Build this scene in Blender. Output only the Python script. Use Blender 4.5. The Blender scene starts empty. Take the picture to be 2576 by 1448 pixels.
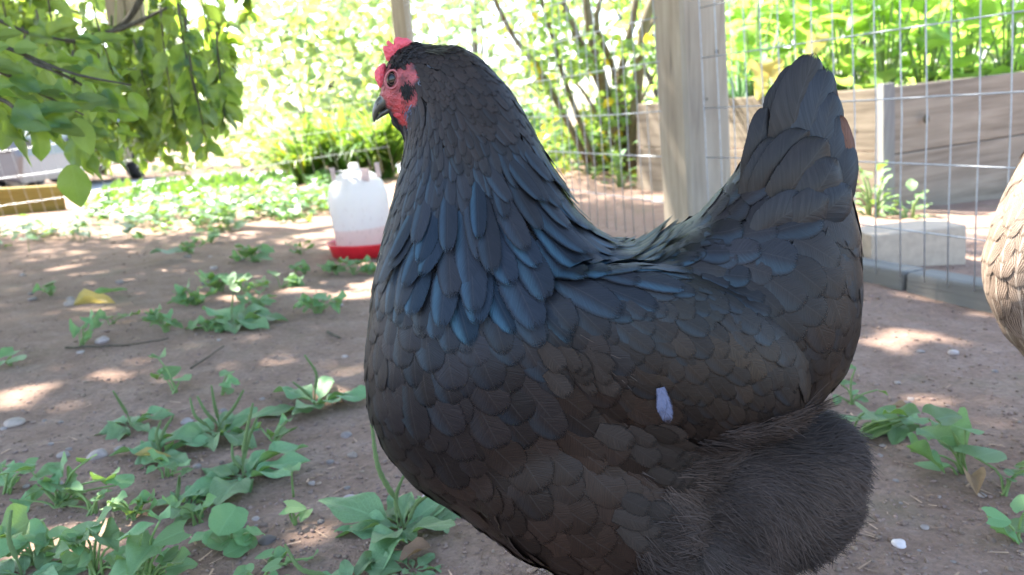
import bpy, bmesh, math, random
import numpy as np
from mathutils import Vector, Matrix, noise as mnoise
from mathutils.bvhtree import BVHTree

random.seed(7); rng = np.random.default_rng(11)
SC = bpy.context.scene
COL = SC.collection
R = math.radians

# ------------------------------------------------------------------ camera
CAMH = 0.40
PITCH, ROLL = R(11.9), 0.05
FPX, CX, CY = 2006.0, 1288.0, 724.0          # photograph measured on a 2576 x 1448 grid
fw = Vector((0, math.cos(PITCH), -math.sin(PITCH)))
r0 = Vector((1, 0, 0)); u0 = Vector((0, math.sin(PITCH), math.cos(PITCH)))
rt = r0 * math.cos(ROLL) - u0 * math.sin(ROLL)
up = u0 * math.cos(ROLL) + r0 * math.sin(ROLL)
CAM = Vector((0, 0, CAMH))
cam = bpy.data.cameras.new('camera'); camo = bpy.data.objects.new('camera', cam); COL.objects.link(camo)
camo.matrix_world = Matrix(((rt.x, up.x, -fw.x, CAM.x), (rt.y, up.y, -fw.y, CAM.y), (rt.z, up.z, -fw.z, CAM.z), (0, 0, 0, 1)))
cam.sensor_width = 36; cam.lens = 36 * FPX / 2576; cam.clip_start = .02; cam.clip_end = 800
cam.dof.use_dof = True; cam.dof.focus_distance = 0.53; cam.dof.aperture_fstop = 11
SC.camera = camo

# ------------------------------------------------------------------ light
SUN_EL, SUN_AZ = R(54), R(-50)               # behind the scene, to the left
w = bpy.data.worlds.new('World'); SC.world = w; w.use_nodes = True
nt = w.node_tree; sky = nt.nodes.new('ShaderNodeTexSky'); sky.sky_type = 'NISHITA'; sky.sun_disc = False
sky.sun_elevation = SUN_EL; sky.sun_rotation = SUN_AZ; sky.dust_density = 2.0
nt.links.new(sky.outputs[0], nt.nodes['Background'].inputs[0]); nt.nodes['Background'].inputs[1].default_value = 0.15
sun = bpy.data.lights.new('sun', 'SUN'); sun.energy = 5.0; sun.angle = R(.9); sun.color = (1, .95, .86)
suno = bpy.data.objects.new('sun', sun); COL.objects.link(suno)
SDIR = Vector((math.sin(SUN_AZ) * math.cos(SUN_EL), math.cos(SUN_AZ) * math.cos(SUN_EL), math.sin(SUN_EL)))
suno.rotation_euler = (-SDIR).to_track_quat('-Z', 'Y').to_euler(); suno.location = SDIR * 30
vs = SC.view_settings; vs.view_transform = 'Standard'; vs.look = 'None'; vs.gamma = 1; vs.exposure = 2.62; vs.use_curve_mapping = False
SC.cycles.max_bounces = 8; SC.cycles.transparent_max_bounces = 20; SC.cycles.sample_clamp_indirect = 6
SC.cycles.use_denoising = True

# ------------------------------------------------------------------ picture <-> place
def ray(u, v):
    return (fw + rt * ((u - CX) / FPX) - up * ((v - CY) / FPX))
def at(u, v, Y):
    d = ray(u, v); return CAM + d * (Y / d.y)
def gp(u, v, z=0.0):
    d = ray(u, v); return CAM + d * ((z - CAMH) / d.z)
def proj(p):
    d = Vector(p) - CAM; k = d.dot(fw)
    return (CX + FPX * d.dot(rt) / k, CY - FPX * d.dot(up) / k)
def sstep(a, b, x):
    t = max(0., min(1., (x - a) / (b - a))); return t * t * (3 - 2 * t)
def gz(x, y):
    h = .012 * mnoise.noise((x * 1.3, y * 1.3, 3)) + .006 * mnoise.noise((x * 5, y * 5, 1)) + .0028 * mnoise.noise((x * 17, y * 17, 2))
    near = 1 - sstep(3.5, 6, math.hypot(x, y))
    if near > 0: h += near * (.0022 * mnoise.noise((x * 45, y * 45, 5)))
    h -= .39 * sstep(5.5, 12, y) * sstep(0.5, -2.5, x)
    return h

# ------------------------------------------------------------------ object helpers
def link(o, parent=None):
    COL.objects.link(o)
    if parent is not None: o.parent = parent
    return o
def tag(o, label=None, cat=None, group=None, kind=None):
    if label: o['label'] = label
    if cat: o['category'] = cat
    if group: o['group'] = group
    if kind: o['kind'] = kind
    return o
def thing(name, loc, label, cat, group=None, rz=0.):
    o = bpy.data.objects.new(name, None); o.location = loc; o.rotation_euler = (0, 0, rz); o.empty_display_size = .05
    return tag(link(o), label, cat, group)
def mesh(name, V, F, mat, smooth=True, uv=None, tone=None):
    me = bpy.data.meshes.new(name)
    V = np.asarray(V, dtype=np.float64).reshape(-1, 3)
    me.from_pydata(V.tolist() if len(V) < 200000 else V, [], F if isinstance(F, list) else F.tolist())
    if smooth: me.polygons.foreach_set('use_smooth', np.ones(len(me.polygons), dtype=bool))
    if uv is not None:
        l = me.uv_layers.new(name='UVMap'); li = np.zeros(len(me.loops), dtype=np.int32); me.loops.foreach_get('vertex_index', li)
        l.data.foreach_set('uv', np.asarray(uv, dtype=np.float32)[li].ravel())
    if tone is not None:
        a = me.color_attributes.new('tone', 'FLOAT_COLOR', 'POINT'); a.data.foreach_set('color', np.asarray(tone, dtype=np.float32).ravel())
    if mat: me.materials.append(mat)
    me.update()
    return me
def mobj(name, me, parent=None, loc=None, mw=None):
    o = bpy.data.objects.new(name, me); link(o, parent)
    if loc is not None: o.location = loc
    if mw is not None: o.matrix_local = mw
    return o
def box_geo(lo, hi, bev=0.):
    bm = bmesh.new(); bmesh.ops.create_cube(bm, size=1)
    for v in bm.verts:
        v.co = Vector([lo[i] if v.co[i] < 0 else hi[i] for i in range(3)])
    if bev: bmesh.ops.bevel(bm, geom=list(bm.edges), offset=bev, segments=2, profile=.6, affect='EDGES')
    return bm
def bm_mesh(bm, name, mat, smooth=False):
    me = bpy.data.meshes.new(name); bm.to_mesh(me); bm.free()
    if smooth: me.polygons.foreach_set('use_smooth', np.ones(len(me.polygons), dtype=bool))
    me.materials.append(mat); return me
def tube(pts, rad, sides=6):
    """verts, faces of a tapered tube with closed ends"""
    pts = [Vector(p) for p in pts]; n = len(pts)
    rad = [rad] * n if not hasattr(rad, '__len__') else rad
    V = []; F = []; side = None
    for i, p in enumerate(pts):
        t = (pts[min(i + 1, n - 1)] - pts[max(i - 1, 0)]).normalized()
        if side is None:
            side = t.cross(Vector((0.13, .31, 1)))
            if side.length < .1: side = t.cross(Vector((1, 0, 0)))
        side = (side - t * side.dot(t)).normalized(); o = t.cross(side)
        for k in range(sides):
            a = 2 * math.pi * k / sides
            V.append(p + (side * math.cos(a) + o * math.sin(a)) * rad[i])
    for i in range(n - 1):
        for k in range(sides):
            k2 = (k + 1) % sides
            F.append((i * sides + k, i * sides + k2, (i + 1) * sides + k2, (i + 1) * sides + k))
    F.append(tuple(range(sides - 1, -1, -1))); F.append(tuple((n - 1) * sides + k for k in range(sides)))
    return V, F
def spline(P, n):
    """Catmull-Rom through P"""
    P = [Vector(p) for p in P]; out = []
    Q = [P[0] * 2 - P[1]] + P + [P[-1] * 2 - P[-2]]
    m = len(P) - 1
    for i in range(n):
        x = i / (n - 1) * m; k = min(int(x), m - 1); t = x - k
        a, b, c, d = Q[k:k + 4]
        out.append(.5 * ((2 * b) + (c - a) * t + (2 * a - 5 * b + 4 * c - d) * t * t + (3 * b - a - 3 * c + d) * t ** 3))
    return out
def frame(origin, ydir, zhint):
    y = Vector(ydir).normalized(); x = y.cross(Vector(zhint))
    if x.length < 1e-4: x = y.cross(Vector((.3, .5, .8)))
    x.normalize(); z = x.cross(y)
    return Matrix(((x.x, y.x, z.x, origin[0]), (x.y, y.y, z.y, origin[1]), (x.z, y.z, z.z, origin[2]), (0, 0, 0, 1)))
class Acc:
    """gathers many little shapes for one mesh"""
    def __init__(s): s.V = []; s.F = []; s.U = []; s.T = []; s.n = 0
    def add(s, V, F, U=None, T=None):
        V = np.asarray(V, dtype=np.float64).reshape(-1, 3)
        s.V.append(V); s.F += [tuple(i + s.n for i in f) for f in F]
        s.U.append(np.zeros((len(V), 2)) if U is None else np.asarray(U)); s.T.append(np.tile((1, 1, 1, 1), (len(V), 1)) if T is None else np.asarray(T))
        s.n += len(V)
    def mesh(s, name, mat, smooth=True):
        return mesh(name, np.concatenate(s.V), s.F, mat, smooth, np.concatenate(s.U), np.concatenate(s.T))

# ------------------------------------------------------------------ materials
class N:
    def __init__(s, name):
        s.m = bpy.data.materials.new(name); s.m.use_nodes = True; s.t = s.m.node_tree; s.t.nodes.clear()
        s.out = s.t.nodes.new('ShaderNodeOutputMaterial')
    def n(s, typ, ins=None, **kw):
        x = s.t.nodes.new('ShaderNode' + typ)
        for k, v in kw.items(): setattr(x, k, v)
        for k, v in (ins or {}).items():
            sock = x.inputs[k]
            if hasattr(v, 'is_output'): s.t.links.new(v, sock)
            elif isinstance(v, bpy.types.Node): s.t.links.new(v.outputs[0], sock)
            else:
                if isinstance(v, tuple) and len(v) == 3 and sock.type == 'RGBA': v = v + (1,)
                sock.default_value = v
        return x
    def coord(s, out='Object'): return s.n('TexCoord').outputs[out]
    def mapping(s, vec, scale=(1, 1, 1), rot=(0, 0, 0)): return s.n('Mapping', {'Vector': vec, 'Scale': scale, 'Rotation': rot}).outputs[0]
    def noise(s, vec, scale, detail=4, rough=.55, dist=0.): return s.n('TexNoise', {'Vector': vec, 'Scale': scale, 'Detail': detail, 'Roughness': rough, 'Distortion': dist}).outputs[0]
    def ramp(s, fac, *stops):
        r = s.n('ValToRGB', {'Fac': fac}); e = r.color_ramp.elements
        while len(e) < len(stops): e.new(.5)
        for el, (p, c) in zip(e, stops): el.position = p; el.color = c + (1,) if len(c) == 3 else c
        return r.outputs[0]
    def mix(s, fac, a, b, mode='MIX'):
        x = s.n('Mix', data_type='RGBA', blend_type=mode)
        for k, v in ((0, fac), (6, a), (7, b)):
            if hasattr(v, 'is_output'): s.t.links.new(v, x.inputs[k])
            else: x.inputs[k].default_value = (v + (1,)) if isinstance(v, tuple) and len(v) == 3 else v
        return x.outputs[2]
    def math(s, op, a, b=0., c=0.):
        x = s.n('Math', operation=op)
        for k, v in ((0, a), (1, b), (2, c)):
            if hasattr(v, 'is_output'): s.t.links.new(v, x.inputs[k])
            else: x.inputs[k].default_value = v
        return x.outputs[0]
    def bump(s, h, strength=.5, dist=.01): return s.n('Bump', {'Height': h, 'Strength': strength, 'Distance': dist}).outputs[0]
    def pbr(s, **kw):
        return s.n('BsdfPrincipled', {k.replace('_', ' '): v for k, v in kw.items()}).outputs[0]
    def done(s, sh): s.t.links.new(sh, s.out.inputs[0]); return s.m

def m_soil():
    n = N('soil'); c = n.coord('Object')
    big = n.noise(c, 1.6, 5); mid = n.noise(c, 14, 6, .65); fine = n.noise(c, 120, 4, .7)
    col = n.ramp(mid, (.25, (.222, .138, .100)), (.5, (.305, .205, .156)), (.75, (.395, .288, .232)))
    col = n.mix(n.math('MULTIPLY', big, .55), col, (.235, .158, .122), 'MIX')
    col = n.mix(.5, col, n.ramp(fine, (.3, (.4, .4, .4)), (.7, (1.25, 1.2, 1.18))), 'MULTIPLY')
    moss = n.ramp(n.noise(c, 4.3, 4), (.58, (0, 0, 0)), (.72, (1, 1, 1)))
    col = n.mix(n.math('MULTIPLY', moss, .28), col, (.13, .15, .08))
    h = n.math('ADD', n.math('MULTIPLY', mid, .6), n.math('MULTIPLY', fine, .4))
    return n.done(n.pbr(Base_Color=col, Roughness=.95, Specular_IOR_Level=.15, Normal=n.bump(h, .9, .012)))
def m_leaf(name, top, trans, rough=.5, tw=.4, vein=.5, var=.25, bump=.3, spots=0., spec=.5):
    n = N(name); uv = n.n('UVMap').outputs[0]
    rnd = n.n('ObjectInfo').outputs['Random']; tone = n.n('Attribute', attribute_name='tone').outputs['Color']
    sep = n.n('SeparateXYZ', {'Vector': uv}); x = sep.outputs[0]; y = sep.outputs[1]
    ax = n.math('ABSOLUTE', n.math('SUBTRACT', x, .5))
    mid = n.ramp(ax, (.0, (1, 1, 1)), (.05, (0, 0, 0)))
    side = n.math('SINE', n.math('MULTIPLY', n.math('SUBTRACT', y, n.math('MULTIPLY', ax, .9)), 60.))
    sv = n.ramp(side, (.80, (0, 0, 0)), (1., (1, 1, 1)))
    vn = n.math('MULTIPLY', n.math('MAXIMUM', mid, n.math('MULTIPLY', sv, .45)), vein)
    hv = n.n('HueSaturation', {'Color': top, 'Hue': n.math('ADD', .5 - var * .08, n.math('MULTIPLY', rnd, var * .16)), 'Value': n.math('ADD', 1 - var, n.math('MULTIPLY', rnd, 2 * var))}).outputs[0]
    col = n.mix(1., hv, tone, 'MULTIPLY')
    ns = n.noise(n.coord('Object'), 60, 4)
    col = n.mix(.6, col, n.ramp(ns, (.3, (.7, .7, .7)), (.7, (1.25, 1.25, 1.2))), 'MULTIPLY')
    if spots:
        sp = n.ramp(n.noise(n.coord('Object'), 130, 2), (.68, (0, 0, 0)), (.74, (1, 1, 1))); col = n.mix(n.math('MULTIPLY', sp, spots), col, (.16, .1, .04))
    col = n.mix(n.math('MULTIPLY', vn, .55), col, tuple(min(1, c * 1.7 + .04) for c in top))
    nb = n.bump(n.math('ADD', n.math('MULTIPLY', vn, -.6), n.math('MULTIPLY', ns, .5)), bump, .002)
    p = n.pbr(Base_Color=col, Roughness=rough, Specular_IOR_Level=spec, Normal=nb)
    tcol = n.mix(1., trans, tone, 'MULTIPLY')
    tr = n.n('BsdfTranslucent', {'Color': n.mix(.5, tcol, n.ramp(ns, (.3, (.75, .75, .75)), (.7, (1.2, 1.2, 1.2))), 'MULTIPLY')}).outputs[0]
    return n.done(n.n('MixShader', {0: tw, 1: p, 2: tr}).outputs[0])
def m_wood(name, c1, c2, c3, axis=2, scale=1., bump=.4):
    n = N(name); c = n.coord('Object'); s = [26 * scale] * 3; s[axis] = 1.6 * scale
    g = n.noise(n.mapping(c, tuple(s)), 1.5, 7, .62, .6); big = n.noise(c, 3.1 * scale, 4)
    rnd = n.n('ObjectInfo').outputs['Random']
    col = n.ramp(g, (.25, c1), (.5, c2), (.78, c3))
    col = n.mix(.5, col, n.ramp(big, (.3, (.66, .66, .68)), (.7, (1.18, 1.15, 1.08))), 'MULTIPLY')
    s2 = [70 * scale] * 3; s2[axis] = 1.1 * scale
    crack = n.ramp(n.noise(n.mapping(c, tuple(s2)), 1, 2), (.30, (0, 0, 0)), (.35, (1, 1, 1)))
    col = n.mix(.45, col, crack, 'MULTIPLY')
    hv = n.n('HueSaturation', {'Color': col, 'Value': n.math('ADD', .88, n.math('MULTIPLY', rnd, .24))}).outputs[0]
    return n.done(n.pbr(Base_Color=hv, Roughness=.85, Specular_IOR_Level=.25, Normal=n.bump(n.math('ADD', g, n.math('MULTIPLY', crack, .6)), bump, .003)))
def m_plain(name, col, rough=.6, metal=0., noise=.2, scale=30., bump=.15, spec=.5, tone=False):
    n = N(name); c = n.coord('Object'); x = n.noise(c, scale, 5)
    base = n.mix(1., col, n.n('Attribute', attribute_name='tone').outputs['Color'], 'MULTIPLY') if tone else col
    cc = n.mix(1., base, n.ramp(x, (.25, (1 - noise,) * 3), (.75, (1 + noise,) * 3)), 'MULTIPLY')
    return n.done(n.pbr(Base_Color=cc, Roughness=rough, Metallic=metal, Specular_IOR_Level=spec, Normal=n.bump(x, bump, .002)))
def m_feather(name, rough=.42, pattern=None, rag=.16):
    n = N(name); uv = n.n('UVMap').outputs[0]; sep = n.n('SeparateXYZ', {'Vector': uv}); x = sep.outputs[0]; y = sep.outputs[1]
    at_ = n.n('Attribute', attribute_name='tone'); tone = at_.outputs['Color']; iri = at_.outputs['Alpha']
    ax = n.math('ABSOLUTE', n.math('SUBTRACT', x, .5))
    # barbs run outward and toward the tip
    bx = n.n('CombineXYZ', {0: n.math('MULTIPLY', n.math('SUBTRACT', y, n.math('MULTIPLY', ax, .55)), 46.), 1: n.math('MULTIPLY', ax, 2.), 2: n.math('MULTIPLY', at_.outputs['Fac'], 91.)}).outputs[0]
    barb = n.noise(bx, 1., 3, .6)
    if pattern:
        col = pattern(n, x, y, ax, tone, barb)
    else:
        lum = n.ramp(barb, (.25, (.6, .6, .6)), (.75, (1.45, 1.42, 1.4)))
        col = n.mix(1., tone, lum, 'MULTIPLY')
        half = n.ramp(x, (.05, (0, 0, 0)), (.16, (1, 1, 1)), (.27, (.8, .8, .8)), (.44, (.05, .05, .05)))
        col = n.mix(n.math('MULTIPLY', n.math('MULTIPLY', n.math('MULTIPLY', half, iri), n.ramp(barb, (.2, (.55, .55, .55)), (.7, (1, 1, 1)))), .9), col, n.mix(n.noise(n.coord('Object'), 28, 2), (.030, .066, .118), (.048, .108, .128)))
        edge = n.ramp(n.math('MAXIMUM', n.math('MULTIPLY', ax, 2.), y), (.80, (1, 1, 1)), (.97, (.5, .47, .45)))  # shade between overlapping feathers, put into the colour as a darker rim
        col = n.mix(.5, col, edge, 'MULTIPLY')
        rach = n.ramp(ax, (.0, (1, 1, 1)), (.02, (0, 0, 0)))
        col = n.mix(n.math('MULTIPLY', rach, .25), col, (.06, .054, .05))
    nb = n.bump(barb, .35, .0008)
    ee = n.math('ADD', n.math('MAXIMUM', n.math('MULTIPLY', ax, 2.), y), n.math('MULTIPLY', n.math('SUBTRACT', barb, .5), rag * 2.4))
    alpha = n.ramp(ee, (1 - rag * .55, (1, 1, 1)), (1. + rag * .1, (0, 0, 0)))
    return n.done(n.pbr(Alpha=alpha, Base_Color=col, Roughness=rough, Specular_IOR_Level=.26, Specular_Tint=n.mix(iri, (1., .93, .87), (.42, .72, 1.)), Normal=nb, Sheen_Weight=.0, Sheen_Roughness=.4, Sheen_Tint=(.75, .8, .95)))
def partridge(n, x, y, ax, tone, barb):
    st = n.math('SINE', n.math('ADD', n.math('MULTIPLY', n.math('ADD', n.math('MULTIPLY', ax, 2.2), n.math('MULTIPLY', y, .7)), 30.), n.math('MULTIPLY', barb, 9.)))
    col = n.ramp(st, (.15, (.06, .036, .026)), (.45, (.17, .11, .078)), (.9, (.36, .275, .21)))
    col = n.mix(n.ramp(n.noise(n.coord('Object'), 55, 3), (.35, (0, 0, 0)), (.65, (.3, .3, .3))), col, (.36, .28, .22))
    rach = n.ramp(ax, (.0, (1, 1, 1)), (.06, (0, 0, 0)))
    return n.mix(n.math('MULTIPLY', rach, .6), col, (.50, .42, .34))

M = {}
M['soil'] = m_soil()
M['road'] = m_plain('road', (.30, .31, .34), .9, noise=.2, scale=12, bump=.4)
M['violet'] = m_leaf('violet_leaf', (.15, .265, .115), (.30, .48, .06), .55, .28, .5, .3, .4, .35)
M['plantain'] = m_leaf('plantain_leaf', (.165, .28, .135), (.28, .46, .07), .52, .22, .7, .25, .5, .35)
M['ground'] = m_leaf('ground_leaf', (.09, .20, .07), (.24, .42, .05), .42, .3, .3, .25, .2)
M['apple'] = m_leaf('apple_leaf', (.06, .11, .045), (.40, .56, .06), .38, .5, .6, .35, .4, .2)
M['bright'] = m_leaf('bright_leaf', (.20, .36, .09), (.50, .72, .12), .38, .5, .4, .2, .2)
M['shrub'] = m_leaf('shrub_leaf', (.14, .23, .09), (.44, .57, .16), .38, .45, .3, .3, .2)
M['shrubg'] = m_leaf('green_shrub_leaf', (.12, .22, .06), (.40, .56, .09), .4, .45, .3, .3, .2)
M['strap'] = m_leaf('strap_leaf', (.075, .16, .03), (.24, .38, .04), .4, .4, .2, .3, .2)
M['blueg'] = m_leaf('blue_grass', (.16, .29, .20), (.25, .45, .2), .4, .3, .2, .2, .2)
M['yellow'] = m_leaf('yellow_leaf', (.42, .34, .10), (.65, .52, .15), .5, .4, .5, .2, .3, .5)
M['dry'] = m_leaf('dry_leaf', (.27, .17, .10), (.35, .2, .08), .75, .2, .5, .2, .6, .4)
M['spike'] = m_plain('spike', (.15, .22, .07), .7, noise=.35, scale=250, bump=.8)
M['stem'] = m_plain('stem', (.17, .26, .08), .55, noise=.2, scale=60)
M['bark'] = m_wood('bark', (.045, .036, .028), (.09, .075, .055), (.16, .14, .10), 2, 2.2, .9)
M['stemwood'] = m_wood('stemwood', (.11, .085, .05), (.18, .145, .09), (.27, .23, .15), 2, 2.2, .8)
M['post'] = m_wood('post', (.25, .195, .145), (.36, .30, .23), (.45, .385, .305), 2, 1.1)
M['board'] = m_wood('board', (.13, .105, .08), (.225, .187, .145), (.31, .265, .21), 0, .9, .8)
M['stake'] = m_wood('stake', (.15, .145, .145), (.22, .215, .21), (.30, .295, .285), 2, 1.2)
M['timber'] = m_wood('timber', (.16, .11, .03), (.26, .18, .05), (.36, .28, .10), 0, 1.0, .8)
M['sill'] = m_wood('sill', (.13, .12, .105), (.20, .185, .165), (.27, .255, .235), 0, 1., .8)
M['wire'] = m_plain('galvanised_wire', (.42, .43, .45), .48, .7, .2, 80, .2)
M['stone'] = m_plain('stone', (.30, .26, .24), .85, noise=.3, scale=60, bump=.5, tone=True)
M['concrete'] = m_plain('concrete', (.46, .36, .27), .9, noise=.16, scale=45, bump=.6)
M['crumb'] = m_plain('soil_crumb', (.235, .17, .138), .95, noise=.3, scale=90, bump=.5, spec=.15, tone=True)
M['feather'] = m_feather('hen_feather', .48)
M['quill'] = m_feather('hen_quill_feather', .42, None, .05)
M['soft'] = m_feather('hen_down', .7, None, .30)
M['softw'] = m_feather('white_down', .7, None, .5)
M['fluff'] = m_plain('hen_fluff', (1, 1, 1), .75, noise=.25, scale=260, bump=.2, spec=.25, tone=True)
M['skin'] = m_plain('hen_skin', (1, 1, 1), .5, noise=.22, scale=420, bump=.9, tone=True)
M['comb'] = m_plain('comb', (.66, .075, .10), .42, noise=.2, scale=500, bump=.8)
M['wattle'] = m_plain('wattle', (.40, .028, .035), .5, noise=.25, scale=450, bump=.8)
M['beak'] = m_plain('beak', (.060, .058, .045), .35, noise=.35, scale=160, bump=.2)
M['eye'] = m_plain('eye', (.008, .006, .005), .06, noise=.05, bump=0)
M['iris'] = m_plain('iris', (.055, .022, .010), .15, noise=.3, scale=900, bump=0)
M['lid'] = m_plain('eyelid', (.36, .10, .10), .5, noise=.2, scale=500, bump=.6)
M['brownf'] = m_feather('speckled_feather', .5, partridge)
M['brownfl'] = m_plain('speckled_fluff', (.50, .38, .29), .75, noise=.4, scale=160, bump=.3)
M['down'] = m_plain('white_down', (.24, .26, .36), .8, noise=.1, scale=300, bump=.3)
M['red'] = m_plain('red_plastic', (.62, .018, .03), .38, noise=.12, scale=40, bump=.1)

# ------------------------------------------------------------------ ground
def ground():
    tx = np.linspace(-5.4, 5.4, 330); X = .6 * np.sinh(tx)
    ty = np.linspace(-2.6, 6.1, 330); Y = 1.1 + .6 * np.sinh(ty)
    V = [(x, y, gz(x, y)) for y in Y for x in X]; nx = len(X); ny = len(Y)
    i = np.arange(nx - 1)[None, :] + np.arange(ny - 1)[:, None] * nx
    F = np.stack([i, i + 1, i + 1 + nx, i + nx], -1).reshape(-1, 4)
    tag(mobj('ground', mesh('ground', V, F, M['soil'])), kind='structure')
ground()
def road():
    # drive beyond the left fence, a little lower than the yard
    P = []
    for k in range(40):
        t = k / 39; x = -26 + 32 * t; yc = 9.6 + t * 5.5
        P.append((x, yc))
    V = []; F = []
    for k, (x, y) in enumerate(P):
        for j in range(7):
            yy = y - 2.4 + j * .8; V.append((x, yy, gz(x, yy) + .02))
    for k in range(39):
        for j in range(6): a = k * 7 + j; F.append((a, a + 7, a + 8, a + 1))
    tag(mobj('road', mesh('road', V, F, M['road'])), kind='structure')
road()

# ------------------------------------------------------------------ leaf shapes
def leaf_geo(kind, curl=.1, fold=.12, wave=.0, seed=0, notch=0., hi=False):
    r = random.Random(seed); rows = {'strap': 9, 'simple': 3}.get(kind, 14 if hi else 8); cols = {'strap': 3, 'simple': 3}.get(kind, 7 if hi else 5)
    V = []; U = []; F = []
    for i in range(rows):
        t = i / (rows - 1)
        if kind == 'heart': wd = .50 * (math.sin(math.pi * (.10 + .90 * t) ** .62) ** .75 if t < 1 else 0) ; wd = max(wd, .02)
        elif kind == 'round': wd = .52 * math.sqrt(max(0, 1 - (2 * (.06 + .94 * t) - 1) ** 2)); wd = max(wd, .05)
        elif kind == 'plantain': wd = .028 if t < .22 else max(.012, .235 * math.sin(math.pi * ((t - .16) / .84) ** .85) ** .7)
        elif kind == 'ovate': wd = max(.012, .31 * math.sin(math.pi * (.03 + .97 * t) ** .85) ** .8)
        elif kind == 'strap': wd = .022 * (1 - t ** 4) + .0015
        elif kind == 'lance': wd = max(.01, .17 * math.sin(math.pi * (.03 + .97 * t) ** .8) ** .85)
        else: wd = (.03, .30, .03)[i]
        wd *= 1 + r.uniform(-.03, .03)
        for j in range(cols):
            s = -1 + 2 * j / (cols - 1)
            nb = 1. if abs(s) < .9 or not notch else 1 - notch * r.random()
            y = t - (.20 * s * s * (1 - t) ** 3 if kind in ('heart',) else 0)
            z = fold * abs(s) * wd * 2 - curl * t * t + wave * math.sin(t * 9 + s * 2 + seed) * abs(s) * wd
            V.append((s * wd * nb, y, z)); U.append((j / (cols - 1), t))
    for i in range(rows - 1):
        for j in range(cols - 1):
            a = i * cols + j; F.append((a, a + 1, a + 1 + cols, a + cols))
    return np.array(V), F, np.array(U)
LEAF = {}
def leaf_mesh(kind, mat, var=0, **kw):
    key = (kind, mat, var)
    if key not in LEAF:
        V, F, U = leaf_geo(kind, seed=var * 7 + 1, hi=True, **kw)
        LEAF[key] = mesh('leaf', V, F, M[mat], True, U, np.ones((len(V), 4)))
    return LEAF[key]
def put_leaf(me, parent, base, d, up_, size, width=1., name='leaf'):
    m = frame(base, d, up_) @ Matrix.Diagonal((size * width, size, size, 1))
    return mobj(name, me, parent, mw=m)
def scatter(acc, geo, base, d, zh, size, tone):
    V, F, U = geo; m = np.array(frame(base, d, zh))
    W = (V * size) @ m[:3, :3].T + m[:3, 3]
    acc.add(W, F, U, np.tile(tuple(tone) + (1,), (len(V), 1)))
def rv(a, b): return random.uniform(a, b)
def rdir(zlo=-1., zhi=1.):
    a = rv(0, 2 * math.pi); z = rv(zlo, zhi); q = math.sqrt(max(0, 1 - z * z)); return Vector((q * math.cos(a), q * math.sin(a), z))

# ------------------------------------------------------------------ the hen
D = 0.56
def P(u, v, y=0.): 
    p = at(u, v, D); return Vector((p.x, D + y, p.z))
PX = (P(1600, 800) - P(1500, 800)).length / 100        # metres per pixel in the hen's own plane
ROOT = Vector((P(1560, 1000).x, D, 0))
def z1(x, y): u = 869.4 + .2002 * x; v = 64.4 + .2002 * y; return (u, v)
FACE = [z1(*p) for p in ((505, 540), (570, 500), (650, 490), (705, 520), (735, 440), (800, 420), (850, 450), (880, 560), (910, 650), (880, 730), (930, 880), (900, 980), (800, 1060), (785, 1290), (700, 1230), (610, 1100), (560, 1075), (470, 960), (405, 830), (440, 740), (470, 650))]
def in_poly(u, v, poly):
    c = False; n = len(poly); j = n - 1
    for i in range(n):
        (xi, yi), (xj, yj) = poly[i], poly[j]
        if (yi > v) != (yj > v) and u < (xj - xi) * (v - yi) / (yj - yi) + xi: c = not c
        j = i
    return c
def px_of(p): return proj((p[0], min(p[1], 2 * D - p[1]), p[2]))

def is_fluff(u, v):
    return v > 1000 and u > 1600 and (v - 1140) > -.30 * (u - 1680) - 10 and u > 1560 + (1448 - v) * .5

def ring_loft(bm, secs, n=28, pw=2.0):
    """secs: (A px, B px, half thickness px[, y offset px]) -> closed loft"""
    rings = []
    for s in secs:
        A, B, b = s[:3]; yo = s[3] * PX if len(s) > 3 else 0
        a = P(*A); c = P(*B); ctr = (a + c) / 2; ax = (a - c) / 2; ring = []
        for k in range(n):
            t = 2 * math.pi * k / n; cs, sn = math.cos(t), math.sin(t)
            cs = math.copysign(abs(cs) ** (2 / pw), cs); sn = math.copysign(abs(sn) ** (2 / pw), sn)
            ring.append(bm.verts.new(ctr + ax * cs + Vector((0, sn * b * PX + yo, 0))))
        rings.append(ring)
    for r1, r2 in zip(rings, rings[1:]):
        for k in range(n): bm.faces.new((r1[k], r1[(k + 1) % n], r2[(k + 1) % n], r2[k]))
    bm.faces.new(rings[0][::-1]); bm.faces.new(rings[-1])
def ellipsoid(bm, c, r, tilt=0., y=0.):
    """c px, r (along, across, depth) px, tilt degrees in the picture"""
    ctr = P(*c)
    if y:
        ctr = at(c[0], c[1], D - abs(y) * PX)
        if y > 0: ctr.y = D + y * PX
    m = Matrix.Translation(ctr) @ Matrix.Rotation(R(-tilt), 4, 'Y').inverted() @ Matrix.Diagonal((r[0] * PX, r[2] * PX, r[1] * PX, 1))
    bmesh.ops.create_uvsphere(bm, u_segments=28, v_segments=18, radius=1, matrix=m)

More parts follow.
